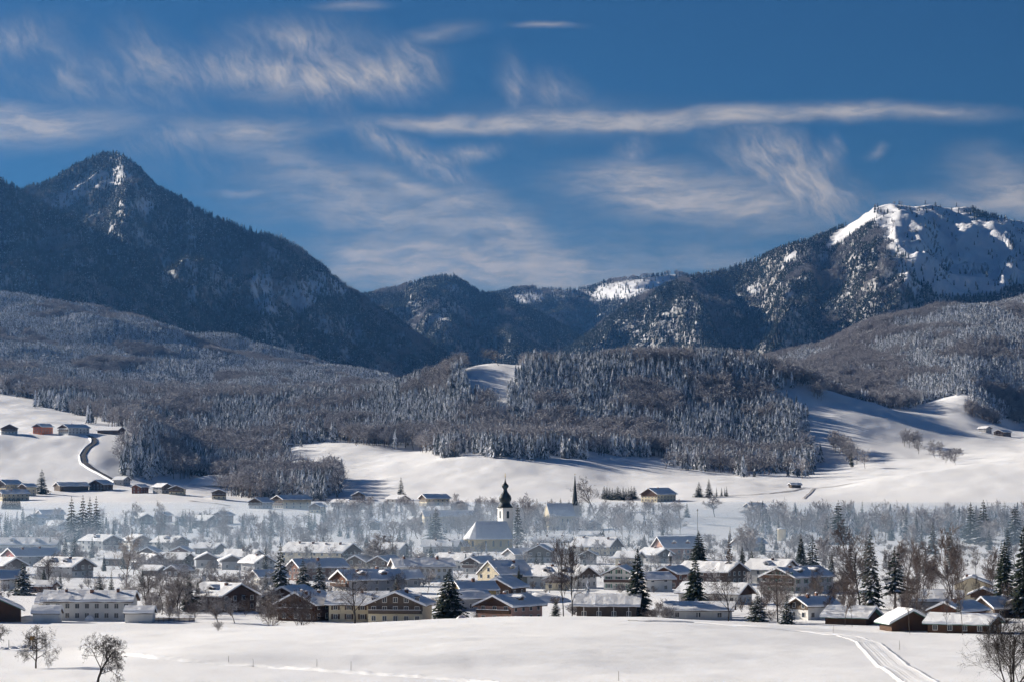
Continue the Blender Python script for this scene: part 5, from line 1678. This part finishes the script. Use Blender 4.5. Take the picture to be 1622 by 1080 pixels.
belt('misty mixed wood in a belt below the right meadow', 1185, 1760, 1900, 2350, 360, (8, 18), .55)
belt('hazy wood between the village and the meadow left of the church', 520, 790, 1900, 2400, 170, (7, 13), .15)
belt('hazy wood around and behind the needle spire', 790, 1075, 1900, 2320, 170, (7, 13), .12)
belt('hazy garden wood below the flat field', -40, 520, 1720, 2120, 200, (6, 11), .2)


def undergrowth():
    n = 1500
    px = -40 + rgF.rand(n) * 1700
    d = np.sqrt(880.0 ** 2 + rgF.rand(n) * (1850.0 ** 2 - 880.0 ** 2))
    X = (px - CX) / F * d / 0.9985
    k = np.array([np.min(np.hypot(HP[:, 0] - x, HP[:, 1] - y)) > 10 for x, y in zip(X, d)]) & (fbm(X / 30, d / 60, 3, 91) > -.1)
    X, d = X[k], d[k]
    Z = z_ground(X, d)
    o = forest('undergrowth', 'frosted hedges and low garden bushes throughout the village', ['bush'], np.stack([X, d, Z - .1], 1), rgF.randint(0, 5, len(X)), rgF.uniform(1.2, 3.6, len(X)), rgF.uniform(1.0, 2.0, len(X)))
    o['category'] = 'undergrowth'


undergrowth()
belt('frosted garden trees crowding between the village houses', -40, 1340, 1020, 1780, 330, (4, 8.5), .12)


# ------------------------------------------------------------------ trails, roads and small things
def strip(name, pts, prof, material, label, cat, d0=765.0, step=2.0, lift=.0, kind='structure', pxpts=True):
    """a sheet following the ground along a line; prof: (offset across in metres, height)"""
    P = [Vector(on_ground(px, py, d0)) for px, py in pts]
    line = []
    for a, b in zip(P[:-1], P[1:]):
        n = max(2, int((b - a).length / step))
        line += [a.lerp(b, i / n) for i in range(n)]
    line.append(P[-1])
    for _ in range(6):
        line = [line[0]] + [(line[i - 1] + line[i] * 2 + line[i + 1]) / 4 for i in range(1, len(line) - 1)] + [line[-1]]
    rows = []
    for i, p in enumerate(line):
        t = line[min(i + 1, len(line) - 1)] - line[max(i - 1, 0)]
        n = Vector((t.y, -t.x, 0)).normalized()
        for (o, h) in prof:
            q = p + n * o
            rows.append((q.x, q.y, h))
    A = np.array(rows)
    A[:, 2] += z_ground(A[:, 0], A[:, 1]) + lift
    o = link(name, grid_mesh(name, A, len(line), len(prof), material))
    tag(o, label, cat, kind=kind)
    return o


tp = []
for i in range(41):
    u = -1.3 + 2.6 * i / 40
    h = 0.05 + .08 * math.exp(-((abs(u) - 1.02) / .10) ** 2) - (.5 * max(0, abs(u) - 1.12))
    for g in (-.62, -.46, .1, .3, .62):
        h -= .045 * math.exp(-((u - g) / .045) ** 2)
    tp.append((u * 2.2, h + .04))
strip('ski_trail', [(1010, 983), (1100, 985), (1200, 993), (1280, 1000), (1345, 1008), (1378, 1020), (1395, 1036), (1418, 1056), (1445, 1074), (1478, 1092)], tp, M_SNOW, 'groomed cross country ski trail curving down the field', 'ski trail', 360.0, 1.5, .05)
strip('road', [(196, 768), (172, 757), (150, 745), (134, 734), (131, 722), (139, 710), (150, 702), (150, 695), (138, 690)], [(-2.5, 0), (-1, .05), (1, .05), (2.5, 0)], M_ASPH, 'cleared dark road climbing the hillside to the farms', 'road', 2300.0, 3.0, .75)
strip('snow_bank', [(196, 768), (172, 757), (150, 745), (134, 734), (131, 722), (139, 710), (150, 702), (150, 695), (138, 690)], [(-4.6, -.6), (-4.0, .5), (-3.4, .9), (-2.8, .6), (-2.45, -.4)], M_ROOFSNOW, 'ploughed snow bank along the hillside road', 'snow bank', 2300.0, 3.0, .6, 'thing')
rgS = random.Random(4)
cr_ = strip('snow_ridge', [(186, 1037), (250, 1043), (330, 1051), (420, 1057), (520, 1063), (640, 1071), (760, 1080), (850, 1088)], [(-1.1, -.12), (-.7, .10), (-.35, .26), (0, .34), (.35, .24), (.7, .10), (1.1, -.12)], M_SNOW, 'crumbly snow ridge along the ploughed lane in the field', 'snow ridge', 380.0, .8, .02, 'thing')
for v in cr_.data.vertices:
    v.co.z += rgS.uniform(-.14, .14)
    v.co.y += rgS.uniform(-.1, .1)
M_TRACK = mat('trodden_snow', (0.42, 0.41, 0.42), 0.9, 0.2)
for pts, lb, w in (([(1200, 783), (1250, 778), (1290, 773), (1335, 768), (1372, 761)], 'footpath crossing the right meadow past the hut', 1.6),
                   ([(1273, 790), (1280, 783), (1290, 774)], 'side path joining the meadow footpath', 1.3),
                   ([(1055, 816), (1100, 818), (1150, 820), (1192, 820)], 'ditch line across the lower sunny meadow', 1.6),
                   ([(1172, 812), (1200, 801), (1196, 795)], 'stream line bending across the sunny meadow', 2.2),
                   ([(1136, 785), (1165, 785), (1200, 783)], 'farm track on the sunny meadow', 1.6),
                   ([(205, 807), (260, 807), (330, 806), (380, 803)], 'field boundary line across the flat field', 1.3),
                   ([(300, 793), (340, 797), (362, 801)], 'short lane at the corner of the flat field', 2.0)):
    strip('footpath', pts, [(-w, 0), (0, .03), (w, 0)], M_TRACK, lb, 'path', 1700.0, 4.0, .45)


def snow_heap(px, py, w, d, h, label, d0=765.0, group=None, seed=0):
    X, Y, Z = on_ground(px, py, d0)
    rg = random.Random(seed)
    n, k = 18, 6
    ph = [rg.uniform(0, 6.28) for _ in range(4)]
    vs, fs = [], []
    for j in range(k + 1):
        u = j / k
        for i in range(n):
            a = 6.283 * i / n
            wob = 1 + .18 * math.sin(2 * a + ph[0]) + .12 * math.sin(5 * a + ph[1] + u)
            r = math.cos(u * 1.5) * wob
            vs.append((w * r * math.cos(a), d * r * math.sin(a), h * math.sin(u * 1.5) * (1 + .15 * math.sin(3 * a + ph[2])) - .3))
    for j in range(k):
        for i in range(n):
            a, b = j * n + i, j * n + (i + 1) % n
            fs.append((a, b, b + n, a + n))
    fs.append(tuple(k * n + i for i in range(n)))
    m = MB()
    m.add(vs, fs)
    o = m.obj('snow_heap', M_ROOFSNOW, None, True)
    o.location = (X, Y, Z)
    tag(o, label, 'snow heap', group)


snow_heap(845, 953, 11, 8, 3.2, 'broad sunlit snow mound in the garden below the large white house', 765, None, 1)
snow_heap(44, 983, 4, 3, 1.7, 'ploughed snow heap between dark barn and white garage', 765, None, 2)
snow_heap(14, 983, 3, 2.4, 1.6, 'round snow heap in front of the dark barn', 765, None, 3)
snow_heap(141, 983, 1.3, 1.2, 1.7, 'snow capped bush before the long white house', 765, None, 4)
snow_heap(1310, 936, 5, 3, 1.6, 'lumpy snow heap beside the guesthouse wall', 765, None, 5)
snow_heap(732, 984, 2.6, 2, 2.0, 'snow covered bush right of the large dark spruce', 765, None, 6)
for i, (x, y) in enumerate(((6, 1028), (20, 1027), (33, 1026), (44, 1025), (52, 1027))):
    snow_heap(x, y, 1.2 + .3 * (i % 2), .9, .7, 'ploughed snow lump in the row beside the yellow sign', 380, 'ploughed lumps beside the yellow sign', 10 + i)
snow_heap(343, 768, 26, 22, 9.0, 'smooth round snow knoll above the flat field', 1700, None, 31)


def post_thing(name, px, py, h, r, material, label, cat, d0=765.0, group=None):
    X, Y, Z = on_ground(px, py, d0)
    m = MB()
    m.lathe([(r, -.6), (r, h * .5), (r * .8, h)], 6)
    o = m.obj(name, material)
    o.location = (X, Y, Z)
    tag(o, label, cat, group)
    return o


for x, y, h in ((362, 1052, 1.1), (401, 1056, 1.2), (502, 1058, 1.3), (556, 1063, 1.5), (980, 1078, 1.4), (1320, 1002, 1.7), (1425, 1029, 1.7)):
    post_thing('marker_pole', x, y, h, .035, M_WOODG, 'thin marker pole stuck in the snowy field', 'pole', 380.0, 'marker poles in the field')

X, Y, Z = on_ground(51, 1030, 380.0)
root = link('town_sign', None, None, (X, Y, Z), R(10))
tag(root, 'small yellow road sign on a post by the leaning fruit tree', 'sign')
m = MB(); m.lathe([(.05, -.5), (.05, 2.4)], 8); m.obj('post', M_METAL, root)
m = MB(); m.box(-.45, .45, -.08, -.05, 1.75, 2.45); m.obj('board', M_SIGN, root)
m = MB(); m.box(-.47, .47, -.12, -.02, 2.453, 2.56); m.obj('board_snow', M_ROOFSNOW, root)
post_thing('delineator_post', 14, 1027, 1.6, .06, M_METAL, 'short dark roadside post among the ploughed snow lumps', 'post', 380.0)

X, Y, Z = on_ground(1062, 925)
root = link('ridge_turret', None, None, (X, Y, Z))  # roof turret of the timber house, built free-standing on an added post
tag(root, 'snow capped ridge lantern rising above the red brown timber house', 'roof ornament')
m = MB(); m.lathe([(.16, -.5), (.12, 9.0)], 8); m.obj('post', M_METAL, root)
m = MB(); m.lathe([(.15, 9.0), (.45, 9.3), (.75, 11.0), (.85, 11.1)], 8); m.obj('turret', M_METAL, root)
m = MB(); m.lathe([(.95, 11.103), (.8, 11.6), (.35, 12.2), (.05, 12.9)], 8); m.obj('turret_snow', M_ROOFSNOW, root)

X, Y, Z = on_ground(1105, 858)
root = link('flag_mast', None, None, (X, Y, Z))
tag(root, 'tall thin mast standing above the dark spruce', 'mast')
m = MB(); m.lathe([(.22, -.5), (.12, 19.5)], 6); m.obj('pole', M_METAL, root)
m = MB(); m.lathe([(.1, 19.4), (.4, 19.8), (.4, 20.3), (.05, 20.8)], 8); m.obj('finial', M_METAL, root)

X, Y, Z = on_ground(1238, 856)
root = link('storage_tank', None, None, (X, Y, Z))
tag(root, 'pale round storage tank in the mist', 'tank')
m = MB(); m.lathe([(2.7, -1), (2.7, 7.2), (2.85, 7.25), (2.85, 7.5)], 20); m.obj('shell', M_CREAM, root, True)
m = MB(); m.lathe([(2.8, 7.503), (2.5, 7.9), (1.2, 8.2), (.05, 8.3)], 20); m.obj('tank_snow', M_ROOFSNOW, root, True)

# low dark fence right of the garage
a, b = Vector(on_ground(243, 985)), Vector(on_ground(308, 985))
root = link('garden_fence', None, None, a, math.atan2(b.y - a.y, b.x - a.x))
tag(root, 'low dark plank fence running on from the white garage', 'fence')
LN = (b - a).length
for i in range(9):
    m = MB(); x = LN * i / 8; m.box(x - .07, x + .07, -.07, .07, -.5, 1.35); m.obj('post', M_WOOD, root)
for z in (.25, .6, .95):
    m = MB(); m.box(0, LN, -.11, -.073, z, z + .26); m.obj('plank', M_WOOD, root)
m = MB(); m.box(0, LN, -.13, .1, 1.353, 1.5); m.obj('fence_snow', M_ROOFSNOW, root)


# ------------------------------------------------------------------ haze in the valley air
def build_haze():
    m = MB()
    m.box(-5200, 5200, -400, 15200, -60, 1130)
    me = m.mesh('haze', bpy.data.materials.new('haze_air'))
    mt = me.materials[0]
    mt.use_nodes = True
    nt = NT(mt.node_tree)
    nt.n.clear()
    out = nt.node('ShaderNodeOutputMaterial')
    v = nt.node('ShaderNodeVolumePrincipled')
    v.inputs['Color'].default_value = (0.14, 0.42, 1.0, 1)
    v.inputs['Density'].default_value = 2.4e-5
    v.inputs['Anisotropy'].default_value = 0.68
    nt.l.new(v.outputs[0], out.inputs['Volume'])
    o = link('haze', me)
    tag(o, 'thin bluish winter haze filling the valley', 'haze', kind='stuff')
    # ground mist lying over the valley floor behind the village: a shallow lens of air
    n, k = 40, 8
    vs, fs = [], []
    for j in range(k + 1):
        u = j / k
        r = math.cos(u * PI / 2)
        for i in range(n):
            a = 2 * PI * i / n
            vs.append((2600 * r * math.cos(a), 2080 + 1200 * r * math.sin(a), -8 + 29 * math.sin(u * PI / 2) ** 1.2))
    for j in range(k):
        for i in range(n):
            a, b = j * n + i, j * n + (i + 1) % n
            fs.append((a, b, b + n, a + n))
    fs.append(tuple(reversed(range(n))))
    m = MB()
    m.add(vs, fs)
    mt2 = mt.copy()
    mt2.name = 'mist_air'
    pv = [q for q in mt2.node_tree.nodes if q.bl_idname == 'ShaderNodeVolumePrincipled'][0]
    pv.inputs['Density'].default_value = 8.5e-4
    pv.inputs['Color'].default_value = (0.52, 0.72, 0.98, 1)
    pv.inputs['Anisotropy'].default_value = 0.5
    o = m.obj('mist', mt2)
    tag(o, 'low blue mist lying over the valley floor behind the village', 'mist', kind='stuff')


build_haze()
